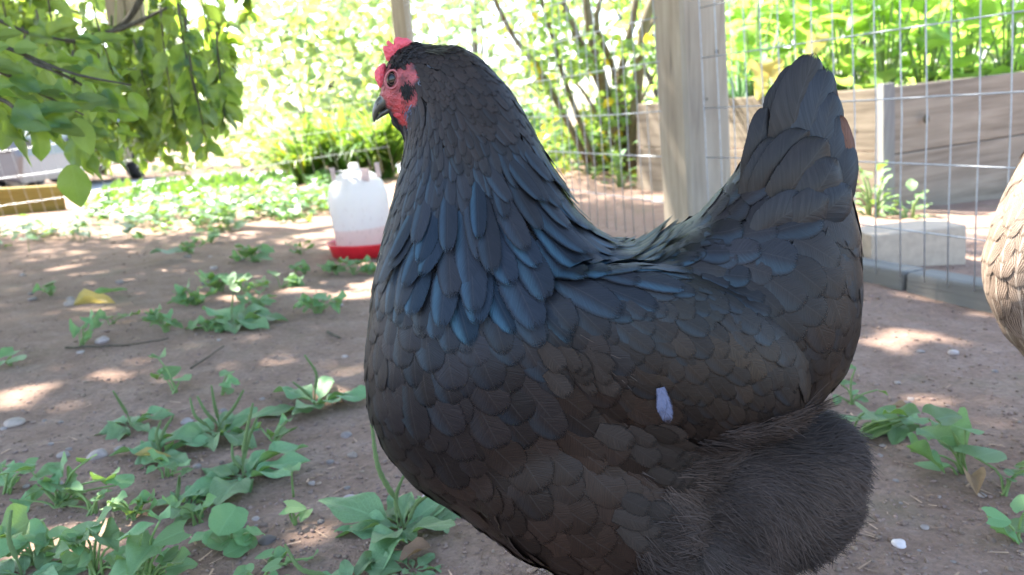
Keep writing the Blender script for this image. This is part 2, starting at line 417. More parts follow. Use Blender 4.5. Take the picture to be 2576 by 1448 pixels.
def hen_body():
    bm = bmesh.new()
    secs = [((1090, 118), (985, 270), 46), ((1150, 110), (1015, 315), 58), ((1215, 150), (1022, 350), 72), ((1290, 235), (1015, 400), 92), ((1335, 315), (1003, 450), 108),
            ((1372, 390), (988, 510), 126), ((1405, 465), (972, 575), 148), ((1440, 530), (955, 650), 176), ((1490, 592), (938, 740), 212),
            ((1545, 630), (926, 840), 244), ((1600, 640), (921, 930), 264), ((1650, 620), (930, 1030), 272), ((1715, 580), (965, 1120), 270),
            ((1785, 535), (1050, 1215), 264), ((1850, 520), (1170, 1290), 252), ((1930, 600), (1300, 1390), 246), ((1970, 740), (1450, 1440), 212), ((1960, 860), (1590, 1400), 160), ((1900, 960), (1720, 1280), 100)]
    ring_loft(bm, secs)
    # cushion, saddle side and tail root
    ring_loft(bm, [((1690, 960), (1985, 1035), 120), ((1690, 900), (2055, 985), 190), ((1690, 780), (2110, 915), 222), ((1700, 660), (2142, 820), 222), ((1735, 570), (2152, 715), 198), ((1795, 505), (2148, 600), 158), ((1848, 448), (2135, 500), 112), ((1882, 385), (2112, 420), 72), ((1912, 325), (2090, 340), 36)])
    # folded wing on each side, thighs, rear fluff
    for s in (-1, 1):
        ellipsoid(bm, (1690, 900), (330, 190, 105), 24, s * 205)
        ellipsoid(bm, (1480, 1250), (300, 210, 110), 34, s * 150)
    ellipsoid(bm, (1760, 1370), (300, 200, 200), -15)
    ellipsoid(bm, (1905, 1245), (262, 212, 196), -14)
    ellipsoid(bm, (2040, 1165), (124, 128, 140), 0)
    ellipsoid(bm, (1052, 208), (84, 92, 52), 0)                     # head
    ellipsoid(bm, (1005, 225), (48, 66, 40), 20)
    ellipsoid(bm, (1018, 285), (36, 46, 30), 20)                    # throat
    for s in (-1, 1):                                               # shanks and toes
        hip = P(1640, 1440, s * 95 * PX); kn = P(1625, 1560, s * 92 * PX); ank = P(1600, 1700, s * 90 * PX); ank.z = .022
        V, F = tube([hip, kn, (kn + ank) / 2, ank], [.032, .014, .0085, .0095], 12)
        vs_ = [bm.verts.new(v) for v in V]; [bm.faces.new([vs_[i] for i in f]) for f in F]
        for ang, ln in ((180, .062), (148, .056), (212, .056), (5, .03)):
            d = Vector((math.cos(R(ang)), math.sin(R(ang)), 0)); e = ank + d * ln; e.z = .007
            V, F = tube([ank, ank + d * ln * .45 + Vector((0, 0, -.008)), e, e + d * .012 + Vector((0, 0, -.004))], [.0095, .0078, .0062, .0025], 8)
            vs_ = [bm.verts.new(v) for v in V]; [bm.faces.new([vs_[i] for i in f]) for f in F]
    bmesh.ops.recalc_face_normals(bm, faces=bm.faces)
    me = bpy.data.meshes.new('tmp'); bm.to_mesh(me); bm.free()
    o = bpy.data.objects.new('tmp', me); COL.objects.link(o)
    md = o.modifiers.new('r', 'REMESH'); md.mode = 'VOXEL'; md.voxel_size = .0042
    md = o.modifiers.new('s', 'SMOOTH'); md.factor = .5; md.iterations = 7
    dg = bpy.context.evaluated_depsgraph_get(); me2 = bpy.data.meshes.new_from_object(o.evaluated_get(dg))
    bpy.data.objects.remove(o); bpy.data.meshes.remove(me)
    return me2
me = hen_body(); me.name = 'body'
nv = len(me.vertices); co = np.zeros(nv * 3); me.vertices.foreach_get('co', co); co = co.reshape(-1, 3)
bvh = BVHTree.FromPolygons([Vector(c) for c in co], [tuple(p.vertices) for p in me.polygons])
tones = np.zeros((nv, 4)); tones[:] = (.016, .014, .014, 1)
for i, c in enumerate(co):
    if c[2] < .075: tones[i] = (.12, .11, .085, 1)
    elif c[2] > P(1000, 340).z and c[0] < P(1070, 200).x:
        u, v = px_of(c)
        if in_poly(u, v, FACE):
            k = .8 + .9 * mnoise.noise((c[0] * 190, c[1] * 190, c[2] * 190)); low = sstep(225, 300, v)
            dk = .55 + .45 * sstep(205, 240, u - 780 + 0 * v); tones[i] = ((.26 + .08 * low) * k + .04, (.055 - .035 * low) * k, (.060 - .04 * low) * k, 1)
nrmv = np.zeros(nv * 3); me.vertices.foreach_get('normal', nrmv); nrmv = nrmv.reshape(-1, 3)
bare = np.array([c[2] < .085 or (c[2] > P(1000, 345).z and c[0] < P(1060, 200).x) for c in co])
me.vertices.foreach_set('co', (co - np.where(bare, 0., np.where(np.array([is_fluff(*px_of(c)) for c in co]), .0012, .0032))[:, None] * nrmv - np.array(ROOT)).ravel())
a = me.color_attributes.new('tone', 'FLOAT_COLOR', 'POINT'); a.data.foreach_set('color', tones.astype(np.float32).ravel())
me.polygons.foreach_set('use_smooth', np.ones(len(me.polygons), dtype=bool)); me.materials.append(M['skin'])
HEN = thing('hen', ROOT, 'large black hen with blue-green sheen and red comb filling the foreground', 'hen')
mobj('body', me, HEN)

# plumage field: px position, direction of the tip (0 right, 90 down), length px, width px, tone rgb, iridescence
CTRL = [
 (1010, 165, 40, 20, 12, (.026, .024, .024), 0), (1070, 130, 20, 28, 13, (.034, .031, .029), 0), (1150, 130, 28, 46, 17, (.040, .036, .031), 0), (1100, 220, 62, 44, 13, (.040, .040, .042), .05),
 (1060, 300, 88, 50, 11, (.040, .048, .062), .15), (1180, 230, 52, 66, 20, (.043, .040, .037), .05), (1260, 260, 56, 80, 24, (.040, .039, .038), .1), (1150, 330, 70, 80, 22, (.042, .043, .044), .15),
 (1040, 400, 97, 74, 17, (.038, .050, .070), .35), (1130, 430, 86, 105, 34, (.036, .044, .058), .5), (1250, 400, 72, 120, 40, (.040, .043, .048), .4), (1340, 400, 62, 120, 36, (.042, .042, .042), .3),
 (1010, 520, 99, 100, 26, (.034, .046, .068), .5), (1090, 520, 90, 160, 50, (.034, .043, .060), .85), (1200, 520, 80, 185, 62, (.033, .040, .054), .9), (1320, 530, 66, 190, 64, (.034, .042, .058), .8), (1400, 520, 60, 170, 44, (.040, .044, .052), .5),
 (990, 610, 97, 105, 34, (.034, .046, .066), .6), (1060, 620, 88, 170, 58, (.033, .042, .058), .95), (1180, 640, 80, 190, 70, (.032, .040, .052), .9), (1300, 640, 66, 200, 84, (.032, .045, .066), .95), (1420, 640, 42, 200, 62, (.034, .046, .068), .9), (1500, 650, 28, 190, 50, (.040, .046, .058), .7), (1570, 680, 18, 160, 40, (.045, .047, .045), .45),
 (960, 760, 97, 90, 66, (.036, .044, .060), .2), (1060, 760, 78, 110, 84, (.036, .043, .058), .25), (1160, 790, 60, 120, 92, (.035, .041, .054), .2), (1300, 800, 48, 120, 92, (.035, .040, .050), .15), (1430, 790, 36, 115, 80, (.037, .040, .046), .15),
 (930, 900, 92, 110, 70, (.034, .038, .048), .15), (1000, 930, 88, 130, 96, (.034, .040, .052), .15), (1120, 930, 68, 135, 104, (.034, .039, .050), .15), (1260, 950, 52, 140, 108, (.036, .039, .046), .12), (1400, 960, 44, 140, 104, (.046, .040, .037), .05),
 (960, 1080, 72, 120, 80, (.034, .034, .036), .05), (1080, 1090, 66, 140, 108, (.034, .035, .040), .06), (1250, 1100, 54, 140, 112, (.040, .036, .034), .03), (1420, 1120, 44, 135, 108, (.046, .039, .034), .0), (1560, 1080, 44, 130, 96, (.048, .040, .034), 0),
 (1060, 1200, 44, 120, 84, (.036, .030, .028), 0), (1200, 1250, 44, 130, 100, (.040, .032, .028), 0), (1380, 1300, 40, 130, 105, (.044, .035, .030), 0), (1550, 1250, 30, 125, 100, (.048, .039, .034), 0), (1300, 1400, 35, 120, 95, (.038, .030, .026), 0), (1600, 1400, 28, 120, 92, (.044, .035, .030), 0),
 (1560, 760, 26, 84, 50, (.042, .043, .042), .25), (1660, 680, 16, 80, 52, (.056, .056, .040), .25), (1720, 740, 24, 76, 44, (.052, .052, .036), .2), (1650, 820, 34, 84, 56, (.042, .042, .038), .15), (1780, 800, 38, 84, 52, (.050, .048, .036), .15), (1860, 860, 52, 88, 54, (.050, .046, .034), .1),
 (1600, 920, 42, 92, 62, (.043, .041, .036), .08), (1720, 920, 50, 92, 58, (.045, .042, .034), .1), (1830, 960, 60, 96, 54, (.042, .038, .031), .1), (1930, 960, 66, 110, 50, (.034, .031, .028), .1), (1720, 1030, 58, 92, 54, (.036, .032, .028), .05), (1850, 1040, 60, 86, 48, (.030, .026, .023), .0),
 (1640, 625, 2, 74, 58, (.046, .046, .044), .25), (1720, 590, -14, 90, 84, (.058, .056, .066), .3), (1800, 560, -20, 105, 96, (.056, .056, .066), .3), (1780, 650, 5, 90, 74, (.056, .058, .068), .4), (1880, 620, 10, 110, 90, (.052, .056, .062), .35), (1960, 680, 30, 120, 100, (.046, .046, .046), .25), (1900, 740, 36, 110, 80, (.045, .044, .042), .25),
 (1860, 520, -40, 110, 60, (.055, .052, .056), .2), (1960, 540, -25, 150, 90, (.050, .046, .044), .15), (2050, 560, 20, 150, 108, (.048, .045, .042), .15), (2110, 520, 55, 140, 96, (.046, .048, .050), .2),
 (2050, 680, 62, 140, 112, (.045, .042, .038), .1), (2130, 640, 84, 130, 96, (.044, .045, .046), .2), (2060, 800, 74, 130, 104, (.038, .035, .031), .08), (2140, 760, 92, 120, 90, (.036, .035, .034), .1), (2060, 920, 84, 120, 70, (.032, .030, .026), .05), (1980, 820, 60, 115, 82, (.040, .038, .033), .1),
 (1850, 1180, 5, 90, 60, (.052, .042, .040), 0), (2050, 1110, 10, 90, 60, (.055, .046, .044), 0), (2100, 1220, 35, 90, 60, (.046, .038, .036), 0), (1900, 1320, 22, 95, 60, (.050, .040, .038), 0), (1750, 1300, 22, 100, 70, (.054, .043, .038), 0), (2000, 1380, 45, 95, 60, (.040, .033, .031), 0), (1700, 1180, 12, 95, 70, (.055, .044, .039), 0),
 (1900, 420, -62, 150, 66, (.048, .044, .042), .15), (2000, 400, -70, 170, 90, (.046, .043, .040), .15), (2090, 420, -82, 160, 84, (.046, .050, .054), .3),
]
CA = np.array([[c[0], c[1], math.cos(R(c[2])), math.sin(R(c[2])), c[3], c[4], *c[5], c[6]] for c in CTRL])
def field(u, v):
    d2 = (CA[:, 0] - u) ** 2 + (CA[:, 1] - v) ** 2
    k = 1 / (d2 + 260) ** 1.6; k /= k.sum(); return k @ CA[:, 2:]
def wing_gap(u, v): return False
SIGHT = -1
def wdt(shape, t):
    if shape == 'round':
        return (.62 + .38 * sstep(0, .5, t)) if t < .5 else max(.03, math.sqrt(max(0, 1 - ((t - .5) / .5) ** 2)))
    if shape == 'lance':
        return (.62 + .38 * sstep(0, .45, t)) if t < .5 else max(.03, (max(0, 1 - ((t - .5) / .5) ** 2.6)) ** .62)
    return (.40 + .60 * sstep(0, .4, t)) if t < .66 else max(.03, math.sqrt(max(0, 1 - ((t - .66) / .34) ** 2)))
TT = [0, .22, .42, .58, .71, .81, .89, .945, .98, 1.0]
def feather(root, d, L, Wd, lift0, lift1, shape='round', rows=10, cols=5, camber=.055, surf=None):
    V = []; U = []; F = []; p = Vector(root); d = Vector(d)
    tree = surf or bvh
    for i in range(rows):
        t = TT[i]; st = (TT[min(i + 1, rows - 1)] - t) * L
        q, nrm, _, _ = tree.find_nearest(p)
        if q is None: return None
        d = (d - nrm * d.dot(nrm))
        if d.length < 1e-6: return None
        d.normalize(); sd = nrm.cross(d); wd = wdt(shape, t) * Wd / 2
        h = lift0 + (lift1 - lift0) * t ** 1.2
        for j in range(cols):
            s = -1 + 2 * j / (cols - 1)
            V.append(q + sd * (s * wd) + nrm * (h - camber * s * s * wd * 2 - .16 * Wd * max(0, t - .6) ** 2)); U.append((j / (cols - 1), t))
        p = q + d * st
    for i in range(rows - 1):
        for j in range(cols - 1):
            a = i * cols + j; F.append((a, a + cols, a + cols + 1, a + 1))
    return np.array([tuple(v - ROOT) for v in V]), F, np.array(U)

# candidate roots over the whole skin
polys = [tuple(p.vertices) for p in me.polygons]
tri = np.array([(q[0], q[1], q[2]) for q in polys] + [(q[0], q[2], q[3]) for q in polys if len(q) == 4])
A_, B_, C_ = co[tri[:, 0]], co[tri[:, 1]], co[tri[:, 2]]
ar = np.linalg.norm(np.cross(B_ - A_, C_ - A_), axis=1)
idx = rng.choice(len(tri), 60000, p=ar / ar.sum()); r1 = np.sqrt(rng.random(60000))[:, None]; r2 = rng.random(60000)[:, None]
PTS = A_[idx] * (1 - r1) + B_[idx] * (r1 * (1 - r2)) + C_[idx] * (r1 * r2)
GRID = {}
def far_enough(p, r):
    c = tuple(int(math.floor(x / .012)) for x in p); k = int(r / .012) + 1
    for i in range(-k, k + 1):
        for j in range(-k, k + 1):
            for l in range(-k, k + 1):
                for q, rq in GRID.get((c[0] + i, c[1] + j, c[2] + l), ()):
                    if (q[0] - p[0]) ** 2 + (q[1] - p[1]) ** 2 + (q[2] - p[2]) ** 2 < (.5 * (r + rq)) ** 2: return False
    GRID.setdefault(c, []).append((p, r)); return True
plum = Acc(); fl = Acc(); hack = []
CAPE = [(960, 300), (1000, 480), (985, 560), (1000, 600), (1090, 650), (1200, 670), (1320, 670), (1430, 650), (1560, 660), (1640, 660), (1560, 610), (1440, 500), (1360, 350), (1280, 180), (1100, 90), (940, 200)]
zmin = P(1500, 1500).z * .75
fluff_roots = []; HK = .25; soft = Acc()
for p in PTS:
    if p[2] < .082: continue
    u, v = px_of(p)
    if in_poly(u, v, FACE) and u < 1052: continue
    if u < 985 and v < 330: continue
    if is_fluff(u, v): fluff_roots.append(p)
    f = field(u, v); cx_, sx_, Lp, Wp = f[:4]; nm = math.hypot(cx_, sx_)
    tL, tW = Lp * PX, Wp * PX
    q, nrm, _, _ = bvh.find_nearest(Vector(p))
    cape = in_poly(u, v, CAPE)
    rr = min(tW * .50, tL * .34) if not cape else (min(tW * .50, tL * .25) if Lp < 118 else min(tW * .66, tL * .40))
    rr = max(rr, .0019)
    if not far_enough(p, rr): continue
    d = (P(u + 100 * cx_ / nm, v + 100 * sx_ / nm) - P(u, v)).normalized()
    d = d + Vector((rv(-.2, .2), rv(-.2, .2), rv(-.2, .2)))
    # feathers lying over the sides sweep a little outward
    k = rv(.82, 1.15) * (1.12 if cape and Lp > 118 else 1); L = tL * k; Wd = tW * rv(.88, 1.12) * (1.08 if cape and Lp > 118 else 1)
    tone = np.array(f[4:7]) ** 1.15 * 1.6 * HK * np.array((1.5, 1.05, .84) if f[7] < .17 else (1.2, 1., .93)) * rv(.62, 1.4) * (1 + .45 * mnoise.noise((p[0] * 22, p[1] * 22, p[2] * 22)))
    iri = max(0., min(1., f[7] * rv(.3, 1.5)))
    big = cape and Lp > 118
    g = feather(q, d, L, Wd, .0004, (.042 if not big else .055) * L * rv(.5, 1.5) * (.45 if 1560 < u < 1760 and v < 720 else 1) + (.0042 if big else 0) + .0006, 'lance' if cape or Lp / Wp > 2.2 else 'round')
    if g is None: continue
    if is_fluff(u, v):
        soft.add(*g[:3], np.tile((*(np.array((.060, .043, .034)) * rv(.8, 1.2)), 0), (len(g[0]), 1))); continue
    T = np.tile((*tone, iri), (len(g[0]), 1))
    if big: hack.append((g, T, p[1] < D))
    else: plum.add(*g[:3], T)
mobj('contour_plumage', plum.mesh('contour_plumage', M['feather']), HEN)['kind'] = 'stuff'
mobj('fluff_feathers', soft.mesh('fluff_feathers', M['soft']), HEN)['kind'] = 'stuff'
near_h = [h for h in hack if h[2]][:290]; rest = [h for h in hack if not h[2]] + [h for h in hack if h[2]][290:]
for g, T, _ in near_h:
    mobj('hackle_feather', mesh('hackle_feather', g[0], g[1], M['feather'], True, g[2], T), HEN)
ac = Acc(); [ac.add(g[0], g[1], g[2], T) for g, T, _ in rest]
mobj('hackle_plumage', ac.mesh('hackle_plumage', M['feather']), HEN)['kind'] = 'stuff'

# soft rear fluff and thigh down: many fine barbs
random.shuffle(fluff_roots); fl = Acc()
def strand(acc, p, d, L, wd, lift, tone, rows=5, tree=None, droop=0., off=-.001):
    q, nrm, _, _ = (tree or bvh).find_nearest(Vector(p)); V = []; U = []; F = []; pos = q + nrm * off
    d = d - nrm * d.dot(nrm); d.normalize(); tw_ = rv(-.5, .5)
    for i in range(rows):
        t = i / (rows - 1); sd = (nrm + d * .01).cross(d); sd = (sd * math.cos(tw_) + nrm * math.sin(tw_)); ww = wd * (1 - t ** 1.6) * .5 + .00012
        V += [pos - sd * ww, pos + sd * ww]; U += [(0, t), (1, t)]
        pos = pos + (d + nrm * lift * (1 - .5 * t) + Vector((0, 0, -droop * t))) * (L / (rows - 1))
    for i in range(rows - 1): a = 2 * i; F.append((a, a + 1, a + 3, a + 2))
    acc.add(np.array([tuple(v - ROOT) for v in V]), F, np.array(U), np.tile((*tone, 1), (len(V), 1)))
    return
nfl = 0
reps = max(1, int(34000 / max(1, len(fluff_roots))))
for p in fluff_roots:
    u, v = px_of(p)
    for _ in range(reps):
        ang = 8 + (v - 1100) * .10 + 55 * mnoise.noise((p[0] * 26, p[2] * 26, p[1] * 26)) + rv(-30, 30)
        d = (P(u + 100 * math.cos(R(ang)), v + 100 * math.sin(R(ang))) - P(u, v)).normalized() + Vector((0, rv(-.15, .15), 0))
        c = (1 + .8 * mnoise.noise((p[0] * 34, p[1] * 34, p[2] * 34))) * rv(.78, 1.22) * .82; br = .5 + .5 * mnoise.noise((p[0] * 18 + 5, p[2] * 18, 2))
        tone = np.array((.074, .050, .037)) * c * (1 - br) + np.array((.046, .036, .034)) * c * br
        strand(fl, p + rng.normal(0, .0022, 3), d, rv(40, 85) * PX * (1.35 if random.random() < .06 else .9), rv(.8, 2.0) * PX, rv(.02, .17), tone, droop=.12, off=rv(.0008, .0034)); nfl += 1
mobj('rear_fluff', fl.mesh('rear_fluff', M['fluff']), HEN)['kind'] = 'stuff'
# loose wisps where the breast feathers part, and along the thigh and saddle
wi = Acc(); wi2 = Acc()
for (cu, cv, ang, n_, L0) in ((1440, 880, 38, 120, 95), (1390, 860, 15, 40, 80), (1470, 935, 25, 60, 90), (1640, 1085, 20, 110, 85), (1560, 1010, 30, 50, 80), (1620, 1180, 25, 70, 90), (1260, 830, 25, 25, 60), (1905, 520, -58, 40, 60), (1100, 1180, 40, 30, 70), (1290, 1060, 10, 12, 70), (1700, 1360, 28, 150, 90), (1500, 1330, 25, 90, 80), (1600, 1250, 22, 90, 85), (1750, 1180, 15, 120, 85)):
    for _ in range(n_ // 2):
        u = cu + random.gauss(0, 1) * 42; v = cv + random.gauss(0, 1) * 22
        hit = bvh.ray_cast(CAM, (P(u, v) - CAM).normalized())
        if hit[0] is None: continue
        aa = ang + rv(-24, 24); p0 = P(u, v); d = (P(u + 100 * math.cos(R(aa)), v + 100 * math.sin(R(aa))) - p0).normalized()
        g = rv(.7, 1.5); tone = np.array((.060, .045, .037)) * g if cv < 1000 and cu < 1700 else np.array((.042, .032, .028)) * g
        strand(wi, hit[0] + hit[1] * .006, d, L0 * rv(.45, 1.) * PX, rv(.7, 1.7) * PX, rv(.02, .10), tone)
for (cu, cv, ang, n_, L0) in ((1440, 890, 38, 9, 90), (1610, 1100, 28, 12, 100), (1670, 1180, 20, 10, 100), (1560, 1330, 26, 8, 100), (1700, 1400, 26, 12, 100)):
    for _ in range(n_):
        u = cu + random.gauss(0, 1) * 48; v = cv + random.gauss(0, 1) * 26; hit = bvh.ray_cast(CAM, (P(u, v) - CAM).normalized())
        if hit[0] is None: continue
        aa = ang + rv(-18, 18); d = (P(u + 100 * math.cos(R(aa)), v + 100 * math.sin(R(aa))) - P(u, v)).normalized()
        g = feather(hit[0], d, L0 * PX * rv(.7, 1.1), L0 * .62 * PX * rv(.7, 1.1), .0018, .0048, 'round')
        if g: wi2.add(*g[:3], np.tile((*(np.array((.022, .0165, .0135)) * rv(.7, 1.3)), 0), (len(g[0]), 1)))
mobj('parted_down', wi2.mesh('parted_down', M['soft']), HEN)['kind'] = 'stuff'
mobj('loose_barbs', wi.mesh('loose_barbs', M['fluff']), HEN)['kind'] = 'stuff'

# tail feathers: root, mid, tip px, width px, depth px toward the viewer, tone, iridescence
def big_feather(pts, wd, depth, tone, iri, name, parent, bow=.10, tilt=.0, shape='tail', mirror=False, label=None, mat='quill'):
    S_ = spline([at(u, v, D - dp * PX) for (u, v), dp in zip(pts, depth)], 41); TQ = [0, .15, .3, .45, .6, .7, .8, .875, .925, .95, .975, 1.]; C = [S_[round(t * 40)] for t in TQ]; V = []; U = []; F = []; cols = 7
    for i, c in enumerate(C):
        t = TQ[i]; tg = (C[min(i + 1, 11)] - C[max(i - 1, 0)]).normalized()
        nrm = Vector((tilt, -1, 0)); nrm = (nrm - tg * nrm.dot(tg)).normalized(); sd = nrm.cross(tg); wv = wdt(shape, t) * wd * PX / 2
        for j in range(cols):
            s = -1 + 2 * j / (cols - 1)
            V.append(c + sd * s * wv + nrm * (bow * wd * PX * (1 - s * s) + .002 * mnoise.noise((t * 6 + wd, s * 2, depth[0])) * t))
            U.append((j / (cols - 1), t))
    if mirror:                                  # the far side, kept symmetrical, tucked in behind
        V = [Vector((v.x + .006 + (D - v.y) * .35, 2 * D - v.y, v.z - .004)) for v in V]
    for i in range(11):
        for j in range(cols - 1): a_ = i * cols + j; F.append((a_, a_ + cols, a_ + cols + 1, a_ + 1))
    o = mobj(name, mesh(name, [tuple(v - ROOT) for v in V], F, M[mat], True, U, np.tile((*(np.array(tone) * .36), iri * .6), (len(V), 1))), parent)
    if label: o['label'] = label
G1, G2, G3 = (.055, .049, .046), (.062, .068, .078), (.042, .038, .036)
TAIL = [(((1990, 560), (1965, 360), (1962, 205)), 92, (10, 20, 6), G3, .05), (((2000, 560), (1975, 330), (2005, 160)), 100, (20, 34, 14), G1, .05), (((2010, 560), (1990, 330), (2046, 134)), 112, (30, 50, 26), G1, .08), (((2030, 560), (2030, 360), (2078, 172)), 104, (40, 58, 36), G2, .35), (((2050, 560), (2062, 390), (2092, 232)), 96, (52, 66, 46), G2, .3),
        (((2070, 570), (2088, 430), (2102, 292)), 88, (62, 74, 54), G2, .25), (((2080, 590), (2112, 470), (2126, 350)), 80, (70, 84, 62), (.055, .058, .064), .2)]
for pts, wd, dp, tn, ir in TAIL:
    big_feather(pts, wd, dp, tn, ir, 'tail_feather', HEN); big_feather(pts, wd, dp, tn, ir, 'tail_feather', HEN, mirror=True)
COV = [(((1880, 560), (1950, 420), (2030, 330)), 88, (70, 84, 64), G3, .05), (((1920, 570), (2000, 450), (2074, 352)), 104, (90, 104, 78), (.050, .042, .037), .05), (((1960, 590), (2050, 480), (2096, 400)), 104, (104, 116, 92), (.052, .046, .042), .15), (((2000, 600), (2085, 520), (2128, 470)), 100, (116, 124, 100), (.050, .052, .056), .2),
       (((1870, 470), (1905, 370), (1925, 270)), 62, (40, 44, 24), G3, .05), (((1860, 530), (1915, 430), (1965, 345)), 76, (60, 70, 46), (.046, .041, .038), .05), (((1930, 620), (2020, 545), (2085, 500)), 104, (130, 140, 118), (.056, .050, .047), .15), (((1880, 620), (1960, 545), (2030, 510)), 96, (132, 140, 120), (.054, .050, .050), .2)]
for pts, wd, dp, tn, ir in COV:
    big_feather(pts, wd, dp, tn, ir, 'tail_covert', HEN, bow=.16); big_feather(pts, wd, dp, tn, ir, 'tail_covert', HEN, bow=.16, mirror=True)
big_feather(((2118, 470), (2136, 400), (2114, 290)), 36, (60, 70, 60), (.30, .135, .085), 0, 'tail_feather', HEN, label='worn rusty brown feather at the back of the tail')
big_feather(((2100, 330), (2098, 260), (2088, 208)), 26, (20, 20, 16), (.30, .13, .085), 0, 'tail_feather', HEN, label='frayed reddish feather edge near the tail tip')
big_feather(((1915, 870), (1955, 945), (2000, 1000)), 44, (232, 222, 205), (.070, .064, .066), .1, 'wing_feather', HEN, bow=.2)
big_feather(((1840, 900), (1880, 985), (1935, 1018)), 40, (252, 240, 220), (.040, .034, .031), .0, 'wing_feather', HEN, bow=.2)

# head: comb, face, eye, ear tuft, beak, wattle
def outline_solid(name, pts, thick, mat, depth=0., seed=1, sub=2):
    bm = bmesh.new(); C = P(*(sum(p[i] for p in pts) / len(pts) for i in (0, 1)))
    outl = [P(*p) for p in pts]; n = len(outl); layers = []
    for yy, sc in ((-.5, .62), (-.36, .93), (0, 1.02), (.36, .93), (.5, .62)):
        layers.append([bm.verts.new(C + (p - C) * sc + Vector((0, yy * thick * PX + depth * PX, 0))) for p in outl])
    for a_, b_ in zip(layers, layers[1:]):
        for k in range(n): bm.faces.new((a_[k], a_[(k + 1) % n], b_[(k + 1) % n], b_[k]))
    for L_, yy, rev in ((layers[0], -.62, False), (layers[-1], .62, True)):
        c = bm.verts.new(C + Vector((0, yy * thick * PX + depth * PX, 0)))
        for k in range(n): bm.faces.new((c, L_[(k + 1) % n], L_[k]))
    bmesh.ops.recalc_face_normals(bm, faces=bm.faces)
    bmesh.ops.subdivide_edges(bm, edges=list(bm.edges), cuts=1, use_grid_fill=True, smooth=.6)
    bmesh.ops.triangulate(bm, faces=[f for f in bm.faces if len(f.verts) > 4])
    for v in bm.verts:
        v.co += Vector([mnoise.noise((v.co.x * 260 + k * 9 + seed, v.co.y * 260, v.co.z * 260)) for k in range(3)]) * .0011; v.co -= ROOT
    return mobj(name, bm_mesh(bm, name, M[mat], True), HEN)
outline_solid('comb', [z1(*p) for p in ((560, 470), (500, 380), (470, 300), (500, 262), (530, 310), (548, 300), (516, 230), (530, 190), (560, 240), (592, 262), (606, 190), (650, 148), (700, 165), (740, 158), (790, 165), (822, 200), (815, 262), (740, 300), (700, 350), (640, 420))], 26, 'comb', 0, 1)
outline_solid('comb', [z1(*p) for p in ((500, 480), (440, 500), (390, 550), (366, 620), (380, 690), (415, 755), (455, 780), (490, 740), (500, 620))], 30, 'comb', 0, 4)
outline_solid('wattle', [z1(*p) for p in ((590, 1085), (640, 1170), (700, 1240), (770, 1300), (810, 1240), (830, 1100), (760, 1040), (660, 1040))], 46, 'wattle', -2, 8)
def on_face(u, v): 
    h = bvh.ray_cast(P(u, v, -.2), Vector((0, 1, 0))); return h[0] if h[0] is not None else P(u, v, -40 * PX)
for side in (0, 1):
    def mir(p): return Vector((p.x, 2 * D - p.y, p.z)) if side else p
    c = on_face(*z1(610, 690))
    bm = bmesh.new(); m = Matrix.Translation(mir(c + Vector((0, .0012, 0))) - ROOT) @ Matrix.Rotation(R(12), 4, 'Y') @ Matrix.Diagonal((13 * PX, 9 * PX, 18.5 * PX, 1))
    bmesh.ops.create_uvsphere(bm, u_segments=20, v_segments=14, radius=1, matrix=m)
    eye = mobj('eye', bm_mesh(bm, 'eye', M['eye'], True), HEN)
    V, F = [], []; ns = 22; tor = [c + Vector((math.cos(t) * 15 * PX + math.sin(t) * 3 * PX, -.0012, math.sin(t) * 20.5 * PX)) for t in [2 * math.pi * k / ns for k in range(ns + 1)]]
    V, F = tube([mir(p) - ROOT for p in tor], 2.6 * PX, 8); mobj('eyelid', mesh('eyelid', [tuple(v) for v in V], F, M['lid']), eye)
    V, F = tube([mir(c + Vector((math.cos(t) * 9.5 * PX, -6.6 * PX, math.sin(t) * 13 * PX))) - ROOT for t in [2 * math.pi * k / ns for k in range(ns + 1)]], .9 * PX, 6)
    mobj('iris', mesh('iris', [tuple(v) for v in V], F, M['iris']), eye)
# dark ear tuft, crown bristles, pale quill specks
et = Acc()
def tuft(cu, cv, ru, rv_, n_, ang, L0, w0, tone, lift=.25):
    for _ in range(n_):
        a_ = rv(0, 6.283); k = math.sqrt(random.random()); u, v = z1(cu + ru * k * math.cos(a_), cv + rv_ * k * math.sin(a_))
        p = on_face(u, v); q = P(u, v); aa = ang + rv(-30, 30); d = (P(u + 50 * math.cos(R(aa)), v + 50 * math.sin(R(aa))) - q).normalized()
        strand(et, p, d, L0 * PX * rv(.7, 1.3), w0 * PX, lift, np.array(tone) * rv(.6, 1.4), rows=4)
tuft(785, 760, 62, 95, 260, 75, 20, 4.5, (.012, .012, .011)); tuft(760, 960, 45, 70, 70, 80, 14, 3.5, (.02, .016, .016)); tuft(580, 470, 90, 60, 160, 40, 18, 3.5, (.018, .017, .017)); tuft(690, 380, 110, 70, 260, 25, 20, 3.5, (.022, .021, .021))
tuft(850, 330, 100, 70, 200, 25, 22, 3.5, (.026, .024, .024)); tuft(500, 620, 14, 110, 60, 100, 14, 3, (.02, .018, .018)); tuft(440, 860, 30, 60, 40, 110, 8, 2.5, (.05, .04, .04), .3)
tuft(1000, 560, 130, 210, 130, 60, 9, 1.6, (.13, .14, .16), .3); tuft(880, 1080, 70, 160, 90, 110, 24, 3, (.09, .11, .15), .2); tuft(1050, 260, 150, 50, 90, 20, 36, 3, (.05, .045, .03), .35)
mobj('head_bristles', et.mesh('head_bristles', M['fluff']), HEN)['kind'] = 'stuff'
